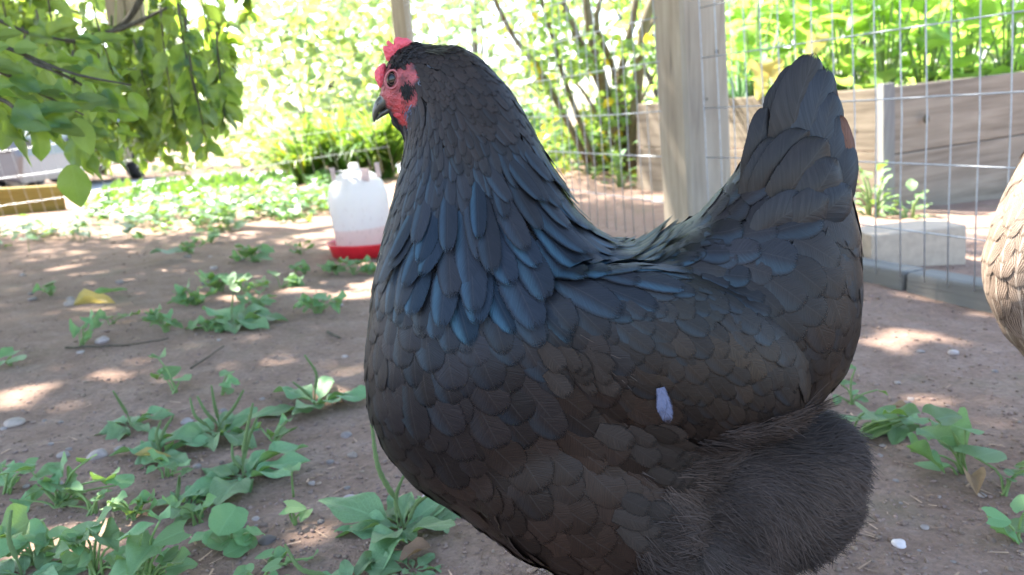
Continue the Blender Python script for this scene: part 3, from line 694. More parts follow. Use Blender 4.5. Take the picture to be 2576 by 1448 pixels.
def beak_part(name, top, bot, hw):
    V = []; F = []; n = 12
    for (tu, bu, h) in zip(top, bot, hw):
        a_ = P(*z1(*tu)); b_ = P(*z1(*bu)); c = (a_ + b_) / 2; ax = (a_ - b_) / 2
        for k in range(n):
            t = 2 * math.pi * k / n; V.append(tuple(c + ax * math.cos(t) + Vector((0, h * PX * math.sin(t) * (1 - .25 * math.cos(t)), 0)) - ROOT))
    for i in range(len(top) - 1):
        for k in range(n): F.append((i * n + k, i * n + (k + 1) % n, (i + 1) * n + (k + 1) % n, (i + 1) * n + k))
    F.append(tuple(range(n))); F.append(tuple((len(top) - 1) * n + k for k in range(n))[::-1])
    return mobj(name, mesh(name, V, F, M['beak']), HEN)
beak_part('upper_beak', ((470, 850), (412, 895), (368, 960), (338, 1050), (330, 1130), (345, 1195), (356, 1222)), ((590, 1010), (540, 1035), (470, 1060), (420, 1095), (395, 1150), (375, 1200), (360, 1224)), (24, 21, 17, 13, 9.5, 5, 1))
beak_part('lower_beak', ((580, 1000), (510, 1030), (440, 1075), (400, 1130), (378, 1180)), ((600, 1080), (540, 1108), (460, 1150), (415, 1180), (392, 1196)), (19, 16, 11, 7, 2))
bm = bmesh.new(); c = P(*z1(430, 985)); c.y -= 15 * PX
bmesh.ops.create_uvsphere(bm, u_segments=10, v_segments=6, radius=1, matrix=Matrix.Translation(c - ROOT) @ Matrix.Rotation(R(-35), 4, 'Y') @ Matrix.Diagonal((7 * PX, 2 * PX, 2 * PX, 1)))
mobj('nostril', bm_mesh(bm, 'nostril', M['eye'], True), HEN)

# white down feather caught on the flank
h = bvh.ray_cast(CAM, (P(1672, 1010) - CAM).normalized())[0]
wf = thing('white_down_feather', h + Vector((0, -.0065, 0)), 'small bluish white down feather stuck to the black hen\'s flank', 'feather')
g = []
for (u, v, ang, L0, W0, nm_) in ((1660, 970, 76, 84, 34, 'vane'), (1664, 975, 90, 56, 26, 'vane')):
    q_ = bvh.ray_cast(CAM, (P(u, v) - CAM).normalized())[0]; dd = (P(u + 100 * math.cos(R(ang)), v + 100 * math.sin(R(ang))) - P(u, v)).normalized()
    g = feather(q_, dd, L0 * PX, W0 * PX, .0036, .0066, 'round'); mobj(nm_, mesh(nm_, g[0] + np.array(ROOT) - np.array(wf.location), g[1], M['softw'], True, g[2], np.tile((.105, .12, .19, 0), (len(g[0]), 1))), wf)

# ------------------------------------------------------------------ second hen at the right edge
def copy_hen():
    k = 1.08; d2 = .74
    r2 = tag(bpy.data.objects.new('hen', None), 'brown and cream speckled hen cut off by the right edge of the picture', 'hen'); link(r2)
    loc = at(2510, 612, d2); br = (P(917, 900) - ROOT)
    rot = Matrix.Rotation(R(10), 4, 'Y') 
    off = (rot @ Matrix.Rotation(R(-6), 4, 'Z')) @ (br * k)
    r2.rotation_euler = (rot @ Matrix.Rotation(R(-6), 4, 'Z')).to_euler(); r2.scale = (k, k, k)
    r2.location = (loc.x - off.x, d2 - off.y, gz(loc.x, d2) + .0)
    for o in list(HEN.children):
        c = o.copy(); link(c, r2)
        m0 = o.data.materials[0].name
        if m0 in ('hen_feather', 'hen_fluff', 'hen_down', 'hen_quill_feather'):
            c.material_slots[0].link = 'OBJECT'; c.material_slots[0].material = M['brownfl'] if m0 == 'hen_fluff' else M['brownf']
        if 'label' in c: del c['label']
copy_hen()

# ------------------------------------------------------------------ fence and posts
def fbase(u): return gp(u, 345 + .207 * (u - 381))
def wood_post(name, base, wid, dep, h, rz, lean, label, mat='post', below=.15):
    r = thing(name, (base[0], base[1], gz(base[0], base[1])), label, 'post', rz=0)
    bm = bmesh.new(); nseg = 14; rings = []
    for i in range(nseg + 1):
        z = -below + (h + below) * i / nseg; ring = []
        for (sx, sy) in ((-1, -.86), (-.86, -1), (.86, -1), (1, -.86), (1, .86), (.86, 1), (-.86, 1), (-1, .86)):
            j = .0012 * mnoise.noise((sx * 3, sy * 3, z * 4)); c = math.cos(rz); s = math.sin(rz); x = sx * (wid / 2 + j); y = sy * (dep / 2 + j)
            ring.append(bm.verts.new((x * c - y * s + lean[0] * z, x * s + y * c + lean[1] * z, z)))
        rings.append(ring)
    for a_, b_ in zip(rings, rings[1:]):
        for k in range(8): bm.faces.new((a_[k], a_[(k + 1) % 8], b_[(k + 1) % 8], b_[k]))
    bm.faces.new(rings[0][::-1]); bm.faces.new(rings[-1])
    mobj('timber', bm_mesh(bm, 'timber', M[mat]), r); return r
pb = fbase(1772); pdir = (fbase(2600) - fbase(1100)).normalized()
prz = math.atan2(pdir.y, pdir.x)
PW = .148
mp = wood_post('fence_post', pb + Vector((-.0, .06, 0)), PW, PW, 1.25, R(20), (-.042, 0), 'thick weathered wooden post holding the wire behind the black hen')
def knot(par, u, v, Y, r):
    bm = bmesh.new(); bmesh.ops.create_uvsphere(bm, u_segments=12, v_segments=8, radius=1, matrix=Matrix.Translation(at(u, v, Y) - par.location) @ Matrix.Diagonal((r * .75, r * .5, r, 1)))
    mobj('knot', bm_mesh(bm, 'knot', M['bark'], True), par)
pn = Vector((math.sin(R(20)), -math.cos(R(20)), 0))
for (u, v, r_) in ((1803, 131, .008), (1790, 372, .010), (1778, 250, .005)):
    pc = Vector(mp.location) + Vector((-.042 * .5, 0, 0)); d_ = ray(u, v); t_ = (pn.dot(pc - CAM) + PW / 2) / pn.dot(d_); q_ = CAM + d_ * t_
    bm = bmesh.new(); bmesh.ops.create_uvsphere(bm, u_segments=14, v_segments=8, radius=1, matrix=Matrix.Translation(q_ - mp.location) @ Matrix.Rotation(R(20), 4, 'Z') @ Matrix.Diagonal((r_ * .7, .0015, r_, 1)))
    mobj('knot', bm_mesh(bm, 'knot', M['bark'], True), mp)
cb = fbase(1052)
wood_post('fence_post', cb + Vector((0, .07, 0)), .112, .112, 1.7, R(8), (-.03, 0), 'narrower grey wooden post rising behind the red comb')
hb = thing('hanging_board', at(315, 60, 3.9), 'pale wooden boards hung on the wire among leaves at upper left', 'board')
for (u0_, u1_, vb) in ((270, 318, 62), (322, 362, 66)):
    a_ = at(u0_, vb, 3.9) - hb.location; b_ = at(u1_, vb, 3.9) - hb.location; bm = box_geo((a_.x, 0, a_.z), (b_.x, .04, a_.z + .75), .004); mobj('board', bm_mesh(bm, 'board', M['post']), hb)
bm = box_geo((-.08, -.04, -.03), (.03, -.003, .0), .006); mobj('ledge', bm_mesh(bm, 'ledge', M['post']), hb)

def fence(label, base0, base1, zs, height, sp, lean, rad, sag, rise=0., jit=.003, z0=0., drop=None):
    r = thing('wire_fence', base0, label, 'fence')
    L = (base1 - base0).length; d = (base1 - base0) / L; n = int(L / sp)
    for k in range(n + 1):
        s = k * sp + rv(-jit, jit) * 1.5; b = d * s; ln = Vector((lean[0], lean[1], 0)); pts = []
        for i in range(7):
            z = z0 + (height - z0) * i / 6
            pts.append(b + ln * z + Vector((mnoise.noise((s * 3, z * 4, 1)) * jit, mnoise.noise((s * 3, z * 4, 7)) * jit * 2, z + rise * s)))
        V, F = tube(pts, rad * rv(.9, 1.05), 5); mobj('vertical_wire', mesh('vertical_wire', [tuple(v) for v in V], F, M['wire']), r)
    for i, z in enumerate(zs):
        pts = []
        for k in range(int(L / .12) + 1):
            s = min(L, k * .12); ln = Vector((lean[0], lean[1], 0)) * z
            pts.append(d * s + ln + Vector((0, mnoise.noise((s * 2.2, z * 9, 3)) * jit, z + rise * s + sag * mnoise.noise((s * 1.1, z * 5, 4)) + .25 * jit * mnoise.noise((s * 9, z * 5, 4)))) + Vector((0, -rad * 1.6, 0)))
        V, F = tube(pts, rad * 1.08, 5); mobj('horizontal_wire', mesh('horizontal_wire', [tuple(v) for v in V], F, M['wire']), r)
    return r
u_ = 1835; Yp = fbase(u_).y
zr = [at(u_, v, Yp).z for v in (652, 525, 397, 270, 139, 10, -120)]
b_end = fbase(3050); b_post = fbase(1790); b_mid = fbase(1745)
fence('galvanised wire mesh fence right of the thick post', Vector((b_post.x, b_post.y, 0)), Vector((b_end.x, b_end.y, 0)), zr[1:], 1.05, .058, (-.05, 0), .0016, .004, z0=.03)
fence('finer looking wire mesh fence running back from the thick post behind the hen\'s neck', Vector((cb.x + .05, cb.y, 0)), Vector((b_mid.x - .05, b_mid.y, 0)), zr[1:] + [zr[-1] + .138, zr[-1] + .276], 1.35, .061, (-.045, 0), .0016, .012, z0=.02)
fence('thin wire mesh fence behind the hanging leaves at the left', Vector((-3.3, 4.0, -.12)), Vector((cb.x - .08, cb.y - .02, 0)), [.14 + .137 * k for k in range(11)], 1.75, .064, (-.17, 0), .0012, .012, rise=.05)
# timber sill under the right hand fence
def plank(name, c00, c01, c10, c11, thick, mat, parent, bev=.004):
    """board with front corners: bottom/top at one end, bottom/top at the other; thickness goes away from the viewer"""
    c = [Vector(x) for x in (c00, c10, c11, c01)]; nrm = (c[1] - c[0]).cross(c[3] - c[0]).normalized()
    if nrm.y < 0: nrm = -nrm
    o = (c[0] + c[2]) / 2; x = (c[1] - c[0]).normalized(); m = frame((0, 0, 0), nrm, Vector((0, 0, 1)))
    bm = bmesh.new(); f = [bm.verts.new(p) for p in c]; b = [bm.verts.new(p + nrm * thick) for p in c]
    for q in ((f[3], f[2], f[1], f[0]), tuple(b), *((f[i], f[(i + 1) % 4], b[(i + 1) % 4], b[i]) for i in range(4))): bm.faces.new(q)
    bmesh.ops.recalc_face_normals(bm, faces=bm.faces)
    bmesh.ops.bevel(bm, geom=list(bm.edges), offset=bev, segments=2, profile=.5, affect='EDGES')
    # local axes so the grain follows the board
    rot = Matrix((x, nrm, x.cross(nrm))).transposed().to_4x4(); inv = rot.inverted()
    for v in bm.verts: v.co = inv @ (v.co - o)
    ob = mobj(name, bm_mesh(bm, name, M[mat]), parent); ob.matrix_local = Matrix.Translation(o - (parent.location if parent else Vector())) @ rot
    return ob
s0 = fbase(1840); s1 = fbase(3000)
sd_ = thing('timber_sill', Vector((s0.x, s0.y, 0)), 'low grey weathered timber along the foot of the right fence', 'timber')
mid_ = s0.lerp(s1, .52)
for a_, b_ in ((s0, mid_ - pdir * .004), (mid_ + pdir * .004, s1)):
    plank('beam', a_ + Vector((.004, .014, -.05)), a_ + Vector((.004, .014, .042)), b_ + Vector((.004, .014, -.05)), b_ + Vector((.004, .014, .042)), .075, 'sill', sd_, .007)

# ------------------------------------------------------------------ raised bed behind the fence
bed = thing('raised_bed', Vector((at(2000, 500, 3.4).x, 3.4, 0)), 'raised garden bed of weathered boards behind the right fence', 'raised bed')
def bedboard(u0, t0, b0, Y0, u1, t1, b1, Y1, n=2, mat='board'):
    for k in range(n):
        f0, f1 = k / n, (k + 1) / n; e = .0016
        q = lambda u, t, b, Y, f: at(u, b + (t - b) * f, Y)
        plank('plank', q(u0, t0, b0, Y0, f0) + Vector((0, 0, e)), q(u0, t0, b0, Y0, f1) - Vector((0, 0, e)), q(u1, t1, b1, Y1, f0) + Vector((0, rv(0, .006), e)), q(u1, t1, b1, Y1, f1) + Vector((0, 0, -e)), .042, mat, bed)
bedboard(1602, 262, 480, 4.3, 2226, 221, 545, 3.02)
bedboard(2250, 217, 562, 2.98, 2760, 158, 462, 3.25)
plank('stake', at(2222, 570, 2.93), at(2222, 212, 2.93), at(2252, 572, 2.93), at(2252, 208, 2.93), .05, 'stake', bed, .003)
soilb = [at(1602, 275, 4.36), at(2226, 236, 3.1), at(2760, 175, 3.32), Vector((4.6, 6.0, .40)), Vector((1.0, 6.2, .40))]
for p in soilb[:3]: p.z = .38
mobj('bed_soil', mesh('bed_soil', [tuple(p - bed.location) for p in soilb], [(0, 1, 2, 3, 4)], M['soil'], False), bed)
for (u, v, Y) in ((2160, 330, 3.13), (2330, 300, 2.99)): knot(bed, u, v, Y, .016)

# concrete block on the ground behind the sill
blk = thing('concrete_block', gp(2310, 676), 'tan concrete block lying behind the fence beside the hen\'s tail', 'block')
bm = box_geo((-.115, 0, -.02), (.118, .135, .094), .005)
for v in bm.verts: v.co += Vector([mnoise.noise((v.co.x * 60 + k * 5, v.co.y * 60, v.co.z * 60)) for k in range(3)]) * .0012
o = mobj('block', bm_mesh(bm, 'block', M['concrete']), blk); o.rotation_euler = (0, R(-3), R(2))

# ------------------------------------------------------------------ waterer
wc = gp(922, 640); wc.z = gz(wc.x, wc.y)
def lathe(prof, n=48):
    V = []; F = []
    for r_, z in prof:
        for k in range(n): a_ = 2 * math.pi * k / n; V.append((r_ * math.cos(a_), r_ * math.sin(a_), z))
    for i in range(len(prof) - 1):
        for k in range(n): F.append((i * n + k, i * n + (k + 1) % n, (i + 1) * n + (k + 1) % n, (i + 1) * n + k))
    return V, F
n = N('tank_plastic'); c = n.coord('Object'); z = n.n('SeparateXYZ', {'Vector': c}).outputs[2]
dirt = n.ramp(n.noise(n.mapping(c, (140, 140, 60)), 1, 3), (.60, (0, 0, 0)), (.68, (1, 1, 1)))
low = n.ramp(z, (.02, (1, 1, 1)), (.20, (0, 0, 0)))
wl = n.ramp(z, (.093, (.62, .47, .44)), (.097, (.66, .66, .66)))
colr = n.mix(n.math('MULTIPLY', n.math('MULTIPLY', dirt, low), .75), wl, (.22, .13, .10))
pp = n.pbr(Base_Color=colr, Roughness=.45, Subsurface_Weight=.0); tr = n.n('BsdfTranslucent', {'Color': n.mix(.5, colr, (.95, .95, .95))}).outputs[0]
M['tank'] = n.done(n.n('MixShader', {0: .45, 1: pp, 2: tr}).outputs[0])
wt = thing('poultry_waterer', wc, 'white plastic poultry waterer with a red base standing on the soil', 'waterer')
TS = wc.y / 2006 * 1.0      # px to metres here
k_ = TS
prof = [(68 * k_, 14 * k_), (70 * k_, 22 * k_), (71 * k_, 60 * k_), (74 * k_, 120 * k_), (75 * k_, 146 * k_), (72 * k_, 165 * k_), (64 * k_, 186 * k_), (50 * k_, 203 * k_), (34 * k_, 213 * k_), (18 * k_, 218 * k_), (13 * k_, 219 * k_), (12.5 * k_, 231 * k_), (9 * k_, 235 * k_), (.5 * k_, 236 * k_)]
V, F = lathe(prof); mobj('tank', mesh('tank', V, F, M['tank']), wt).rotation_euler = (R(1), R(-3.2), 0)
prof = [(.5 * k_, 2 * k_), (66 * k_, 2 * k_), (84 * k_, 5 * k_), (92 * k_, 30 * k_), (97 * k_, 36 * k_), (98 * k_, 39 * k_), (95.5 * k_, 39.5 * k_), (90 * k_, 32 * k_), (82 * k_, 10 * k_), (66 * k_, 8 * k_), (.5 * k_, 8 * k_)]
V, F = lathe(prof); mobj('base_tray', mesh('base_tray', V, F, M['red']), wt)
for ang in (200, -35):
    bm = box_geo((-5.5 * k_, -4 * k_, -14 * k_), (5.5 * k_, 4 * k_, 22 * k_), 1.5 * k_); o = mobj('handle_lug', bm_mesh(bm, 'handle_lug', M['tank']), wt)
    o.location = (64 * k_ * math.cos(R(ang)), 64 * k_ * math.sin(R(ang)), 204 * k_ + (0 if ang > 0 else 8 * k_)); o.rotation_euler = (0, R(-6), 0)
bm = box_geo((-10 * k_, -3 * k_, -16 * k_), (10 * k_, 3 * k_, 16 * k_), 1.5 * k_); o = mobj('handle_lug', bm_mesh(bm, 'handle_lug', M['tank']), wt); o.location = (22 * k_, -48 * k_, 206 * k_); o.rotation_euler = (R(-18), 0, 0)
V, F = tube([(-60 * k_, -18 * k_, 214 * k_), (-46 * k_, -34 * k_, 217 * k_), (-20 * k_, -46 * k_, 217 * k_), (20 * k_, -50 * k_, 217 * k_)], 1.6 * k_, 8); mobj('wire_handle', mesh('wire_handle', [tuple(v) for v in V], F, M['wire']), wt)

# ------------------------------------------------------------------ cars beyond the left fence
M['paint_s'] = m_plain('silver_paint', (.15, .15, .16), .3, .3, .05, 8, .02); M['paint_t'] = m_plain('pale_tan_paint', (.19, .175, .15), .32, .3, .05, 8, .02)
M['glass'] = m_plain('car_glass', (.035, .045, .06), .06, 0, .05, 4, 0); M['tyre'] = m_plain('tyre', (.018, .018, .02), .85, 0, .2, 60, .3); M['rim'] = m_plain('rim', (.55, .55, .56), .35, .7, .1, 20, .05); M['trim'] = m_plain('dark_trim', (.02, .02, .022), .6)
def car(loc, rz, label, paint):
    r = thing('parked_car', loc, label, 'car', 'cars parked on the drive', rz)
    def arch(cx): return [(cx + .36 * math.cos(R(a_)), .30 + .36 * math.sin(R(a_))) for a_ in (178, 150, 120, 90, 60, 30, 2)]
    side = [(-2.2, .32), (-2.25, .55), (-2.2, .82), (-1.9, .93), (-1.1, .96), (1.1, .96), (1.75, .90), (2.15, .78), (2.25, .55), (2.2, .30)]
    low = [(2.2, .24)] + arch(1.38)[::-1] + arch(-1.35)[::-1] + [(-2.2, .26)]
    def prism(poly, w0, w1=None, bev=.05, mat=M[paint], name='body', zt=1.4):
        bm = bmesh.new(); w1 = w1 or w0
        def wz(z): return w0 + (w1 - w0) * max(0, (z - .95) / .5)
        a_ = [bm.verts.new((x, -wz(z), z)) for x, z in poly]; b_ = [bm.verts.new((x, wz(z), z)) for x, z in poly]
        fa = bm.faces.new(a_); fb = bm.faces.new(b_[::-1]); n_ = len(poly)
        for i in range(n_): bm.faces.new((a_[(i + 1) % n_], a_[i], b_[i], b_[(i + 1) % n_]))
        bmesh.ops.recalc_face_normals(bm, faces=bm.faces)
        if bev: bmesh.ops.bevel(bm, geom=list(set(fa.edges) | set(fb.edges)), offset=bev, segments=3, profile=.5, affect='EDGES')
        return mobj(name, bm_mesh(bm, name, mat), r)
    prism(side + low, .86)
    prism([(-1.75, .97), (-1.25, 1.40), (-.9, 1.45), (.35, 1.45), (.65, 1.38), (1.25, .97)], .80, .62, .04, M[paint], 'cabin')
    for s in (-1, 1):
        for poly in ([(-1.42, 1.02), (-1.12, 1.34), (-.42, 1.37), (-.42, 1.02)], [(-.34, 1.02), (-.34, 1.37), (.36, 1.36), (.95, 1.02)]):
            V = [(x, s * (.80 + (.62 - .80) * (z - .95) / .5 + .012), z) for x, z in poly]; mobj('window', mesh('window', V, [(0, 1, 2, 3)], M['glass'], False), r)
        bm = box_geo((-2.18, s * .868 - .006, .60), (2.15, s * .868 + .006, .64), .004); mobj('side_trim', bm_mesh(bm, 'side_trim', M['trim']), r)
        for x in (-2.24, 2.2):
            bm = box_geo((x - .03, s * .66 - .13, .62), (x + .03, s * .66 + .13, .76), .02); mobj('headlight' if x > 0 else 'tail_light', bm_mesh(bm, 'lamp', M['glass']), r)
    for cx in (-1.35, 1.38):
        for s in (-1, 1):
            V, F = lathe([(.20, -.10), (.29, -.10), (.315, -.06), (.315, .06), (.29, .10), (.20, .10)], 28); w_ = mobj('wheel', mesh('wheel', V, F, M['tyre']), r); w_.location = (cx, s * .76, .315); w_.rotation_euler = (R(90), 0, 0)
            bm = bmesh.new(); bmesh.ops.create_cone(bm, cap_ends=True, segments=24, radius1=.20, radius2=.20, depth=.15); mobj('rim', bm_mesh(bm, 'rim', M['rim']), w_)
            for q in range(5):
                bm = bmesh.new(); bmesh.ops.create_cone(bm, cap_ends=True, segments=10, radius1=.045, radius2=.045, depth=.17); mobj('vent', bm_mesh(bm, 'vent', M['tyre']), w_).location = (.125 * math.cos(q * 1.257), .125 * math.sin(q * 1.257), 0)
    return r
def zroad(x, y): return gz(x, y) + .02
c1 = (-7.9, 10.1); car((c1[0], c1[1], zroad(*c1)), R(4), 'silver car nose at the far left below the leaves', 'paint_s')
c2 = (-7.95, 14.5); car((c2[0], c2[1], zroad(*c2)), R(-87), 'pale tan car standing lengthwise on the drive behind the leaves', 'paint_t')

# low mossy timber at the far left
tb = thing('landscape_timber', gp(60, 545), 'low yellowish mossy timber edging at the far left', 'timber')
a_ = gp(-160, 560); b_ = gp(168, 530)
plank('beam', a_ + Vector((0, 0, -.04)), a_ + Vector((0, 0, .165)), b_ + Vector((0, 0, -.04)), b_ + Vector((0, 0, .15)), .12, 'timber', tb, .012)

# ------------------------------------------------------------------ tree over the yard
SIMPLE = leaf_geo('simple', .08, .14)
OV = leaf_geo('ovate', .14, .12, .15, 2)
TREE = Vector((-2.9, 2.5, 0))
tree = thing('fruit_tree', TREE, 'leafy tree whose drooping branches hang in from the upper left', 'tree')
def part_tube(name, pts, rad, mat, parent, sides=8, n=12):
    S = spline(pts, n); r_ = [rad[0] + (rad[1] - rad[0]) * i / (n - 1) for i in range(n)]
    V, F = tube([p - parent.location for p in S], r_, sides)
    return mobj(name, mesh(name, [tuple(v) for v in V], F, M[mat]), parent)
part_tube('trunk', [TREE + Vector((0, 0, -.1)), TREE + Vector((.05, .03, .7)), TREE + Vector((.12, -.02, 1.5)), TREE + Vector((.1, .1, 2.3))], (.15, .09), 'bark', tree, 12)
LIMBS = [((-.0, 0, 1.3), (.9, .6, 2.05), (2.2, 1.0, 2.35), (3.3, 1.1, 2.45)), ((.1, 0, 1.7), (1.1, -.5, 2.3), (2.4, -.6, 2.55), (3.6, -.9, 2.6)), ((.1, .0, 1.5), (.6, 1.3, 2.1), (1.2, 2.4, 2.4), (1.6, 3.2, 2.4)), ((.1, 0, 1.9), (-.4, -1.0, 2.5), (-.1, -2.0, 2.8)), ((0, 0, 1.2), (.5, .1, 1.5), (1.1, .3, 1.65), (1.7, .5, 1.5))]
for L_ in LIMBS: part_tube('limb', [TREE + Vector(p) for p in L_], (.07, .018), 'bark', tree, 8, 14)
def shadow_xy(x, y, z):       # where on the ground the sun puts the shade of a point
    t = z / SDIR.z; return x - SDIR.x * t, y - SDIR.y * t
can = Acc(); nclump = 0
def hole3(p, r_): x, y = shadow_xy(*p); return (x, y, r_)
SPOTS = [(60, 985, .055), (295, 940, .02), (120, 690, .07), (170, 675, .06), (420, 685, .06), (470, 560, .10), (560, 575, .08), (640, 555, .09), (720, 590, .10), (690, 540, .10), (780, 725, .10), (850, 720, .12), (920, 715, .12), (900, 740, .08), (600, 745, .05), (650, 700, .05), (840, 620, .08), (760, 1340, .022), (160, 1350, .04), (230, 1330, .045), (90, 1360, .035), (830, 990, .03), (2300, 845, .045), (2240, 870, .03), (2330, 1000, .02), (900, 470, .12), (1000, 560, .12)]
holes = [(*gp(u, v)[:2], r_ * .58) for u, v, r_ in SPOTS] + [hole3(at(2500, 620, .74), .10), hole3(at(2510, 520, .74), .08), hole3(at(2500, 720, .74), .07), hole3(at(1712, 555, 2.38), .05), hole3(at(1700, 530, 2.38), .045), hole3(at(2300, 560, 1.95), .12), hole3(at(2390, 565, 1.95), .08), hole3(at(890, 470, 2.5), .10)]
CL = []
while len(CL) < 1900:
    gx, gy = rv(-2.9, 2.0), rv(-.6, 3.9)
    if gy > 3.15 + .35 * math.sin(gx * 2.1) - .45 * max(0, gx): continue
    if gx > 1.15 and gy > 1.0 and random.random() < .6: continue
    if gx > .9 and gy > 2.1: continue
    if -2.6 < gx < -.85 and gy > 1.8 and random.random() < .55: continue
    z = rv(1.95, 2.75); t = z / SDIR.z; CL.append((gx + SDIR.x * t, gy + SDIR.y * t, z))
for k in range(70):  # extra out-of-view clumps, added to shade the soil behind the wire
    p = gp(rv(1380, 1740), rv(440, 600)); t = rv(1.95, 2.75) / SDIR.z; CL.append(tuple(p + SDIR * t))
for k in range(110):                     # unseen clumps added toward the sun, to keep the hen's back shaded
    p = at(rv(1000, 2150), rv(330, 680), D + rv(-.09, .1)); t = (rv(1.95, 2.75) - p.z) / SDIR.z; CL.append(tuple(p + SDIR * t))
CL = np.repeat(np.array(CL), 42, 0); nL = len(CL); Q = CL + rng.normal(0, .11, CL.shape)
az = rng.uniform(0, 6.283, nL); zz = rng.uniform(-.7, .3, nL); qq = np.sqrt(1 - zz * zz); YD = np.stack([qq * np.cos(az), qq * np.sin(az), zz], 1)
ZH = rng.normal(0, .5, (nL, 3)) + np.array((0, 0, .8)); XD = np.cross(YD, ZH); XD /= np.linalg.norm(XD, axis=1)[:, None]; ZD = np.cross(XD, YD); SZ = rng.uniform(.05, .085, nL)
E_ = Q + YD * SZ[:, None] * .5; SX = E_[:, 0] - SDIR.x * E_[:, 2] / SDIR.z; SY = E_[:, 1] - SDIR.y * E_[:, 2] / SDIR.z
keep = np.ones(nL, bool)
for a_, b_, r_ in holes: keep &= (SX - a_) ** 2 + (SY - b_) ** 2 > (r_ + .022) ** 2
Q, XD, YD, ZD, SZ = (x[keep] for x in (Q, XD, YD, ZD, SZ)); nL = len(Q); LV, LF, LU = SIMPLE; m_ = len(LV)
VV = Q[:, None, :] - np.array(TREE) + SZ[:, None, None] * (LV[None, :, 0:1] * XD[:, None, :] + LV[None, :, 1:2] * YD[:, None, :] + LV[None, :, 2:3] * ZD[:, None, :])
FF = (np.array(LF)[None] + (np.arange(nL) * m_)[:, None, None]).reshape(-1, 4)
TN = np.repeat(rng.uniform(.7, 1.25, nL), m_)[:, None] * np.ones((1, 4)); TN[:, 3] = 1
mobj('crown', mesh('crown', VV.reshape(-1, 3), FF, M['apple'], True, np.tile(LU, (nL, 1)), TN), tree)['kind'] = 'stuff'

# drooping twigs in view
ov = [leaf_mesh('ovate', 'apple', k, curl=.10 + .06 * k, fold=.10 + .05 * k, wave=.15 * k) for k in range(4)]
nleaf = 0; folstuff = Acc()
def board_gap(p): u, v = proj(p); return 250 < u < 380 and v < 80 and p[1] < 3.95
def twig(pts, Y, nl, size, r0_=.004, single=True, spread=.8, droop=.7):
    global nleaf
    if not hasattr(Y, '__len__'): Y = [Y] * len(pts)
    C = spline([at(u, v, y) for (u, v), y in zip(pts, Y)], 14)
    V, F = tube([p - TREE for p in C], [r0_ * (1 - .7 * i / 13) for i in range(14)], 5)
    mobj('twig', mesh('twig', [tuple(v) for v in V], F, M['bark']), tree)
    for k in range(nl):
        t = (k + .6) / nl; i = min(12, int(t * 13)); p = C[i].lerp(C[i + 1], t * 13 - i); tg = (C[i + 1] - C[i]).normalized()
        sd = tg.cross(Vector((0, -1, .2))).normalized() * (1 if k % 2 else -1)
        d = tg * rv(.3, .8) + sd * spread * rv(.4, 1.2) + Vector((rv(-.3, .3), rv(-.4, .3), -droop * rv(.4, 1.5)))
        zh = Vector((rv(-.6, .6), rv(-1.0, .3), rv(.1, 1.)))
        s = size * rv(.75, 1.2); base = p + d.normalized() * .012
        if board_gap(base + d.normalized() * s * .5): continue
        if single and nleaf < 296:
            put_leaf(random.choice(ov), tree, base - TREE, d, zh, s, rv(.85, 1.15)); nleaf += 1
        else: scatter(folstuff, OV, base - TREE, d, zh, s, np.array((1, 1, 1)) * rv(.7, 1.25))
# near, dark ones
for pts, Y, nl in ((((-120, 70), (40, 130), (180, 185), (330, 215)), 1.15, 13), (((-120, 130), (20, 190), (110, 240), (210, 290)), 1.1, 12), (((-140, 220), (0, 250), (50, 285), (100, 310)), 1.05, 8), (((60, 150), (160, 190), (240, 240), (300, 320)), 1.35, 11), (((-90, 10), (60, 80), (150, 100), (230, 120)), 1.4, 11), (((110, 290), (170, 320), (215, 350), (250, 380)), 1.3, 6)):
    twig(pts, Y, nl + 3, .049, droop=.45)
put_leaf(ov[1], tree, at(180, 415, 1.12) - TREE, (.02, 0, -1), (0.25, -1, .1), .060, 1.15); nleaf += 1
twig(((-60, 120), (150, 105), (300, 75), (420, 20)), 2.4, 6, .06, .014)
twig(((380, -40), (300, 70), (160, 105), (0, 110)), 2.6, 8, .06, .012)
# middle distance
random.seed(21)
for k in range(24):
    u = rv(-40, 545); v0 = rv(-70, 130); ln = rv(170, 330); ve = min(v0 + ln, (480 if u > 170 else 345) - .03 * u + rv(-80, 15)) if u < 480 else min(v0 + ln, rv(200, 420))
    Y = rv(1.7, 3.2); du = rv(-10, 90)
    twig(((u, v0), (u + du * .3, v0 + (ve - v0) * .4), (u + du * .7, v0 + (ve - v0) * .75), (u + du, ve)), Y, 12, .052, .0028)
for k in range(105):
    u = rv(-60, 590) if k < 85 else rv(230, 470); v0 = rv(-130, 240) if k < 85 else rv(40, 260); ve = min(v0 + rv(120, 300), (465 if u > 170 else 330) - .03 * u + rv(-150, 0)); Y = rv(2.3, 3.7); du = rv(-20, 70)
    if u > 440 and random.random() < .4: continue
    C = spline([at(u, v0, Y), at(u + du * .5, (v0 + ve) / 2, Y), at(u + du, ve, Y)], 10)
    V, F = tube([p - TREE for p in C], .0018, 4); folstuff.add([tuple(v) for v in V], F)
    for p in C:
        for _ in range(2):
            d = Vector((rv(-1, 1), rv(-1, 1), rv(-1.4, .1)))
            if board_gap(p + d * .025): continue
            scatter(folstuff, OV, p - TREE, d, Vector((rv(-.6, .6), rv(-1, .3), rv(.1, 1))), rv(.042, .07), np.array((1, 1, 1)) * rv(.75, 1.3))
mobj('foliage', folstuff.mesh('foliage', M['apple']), tree)['kind'] = 'stuff'

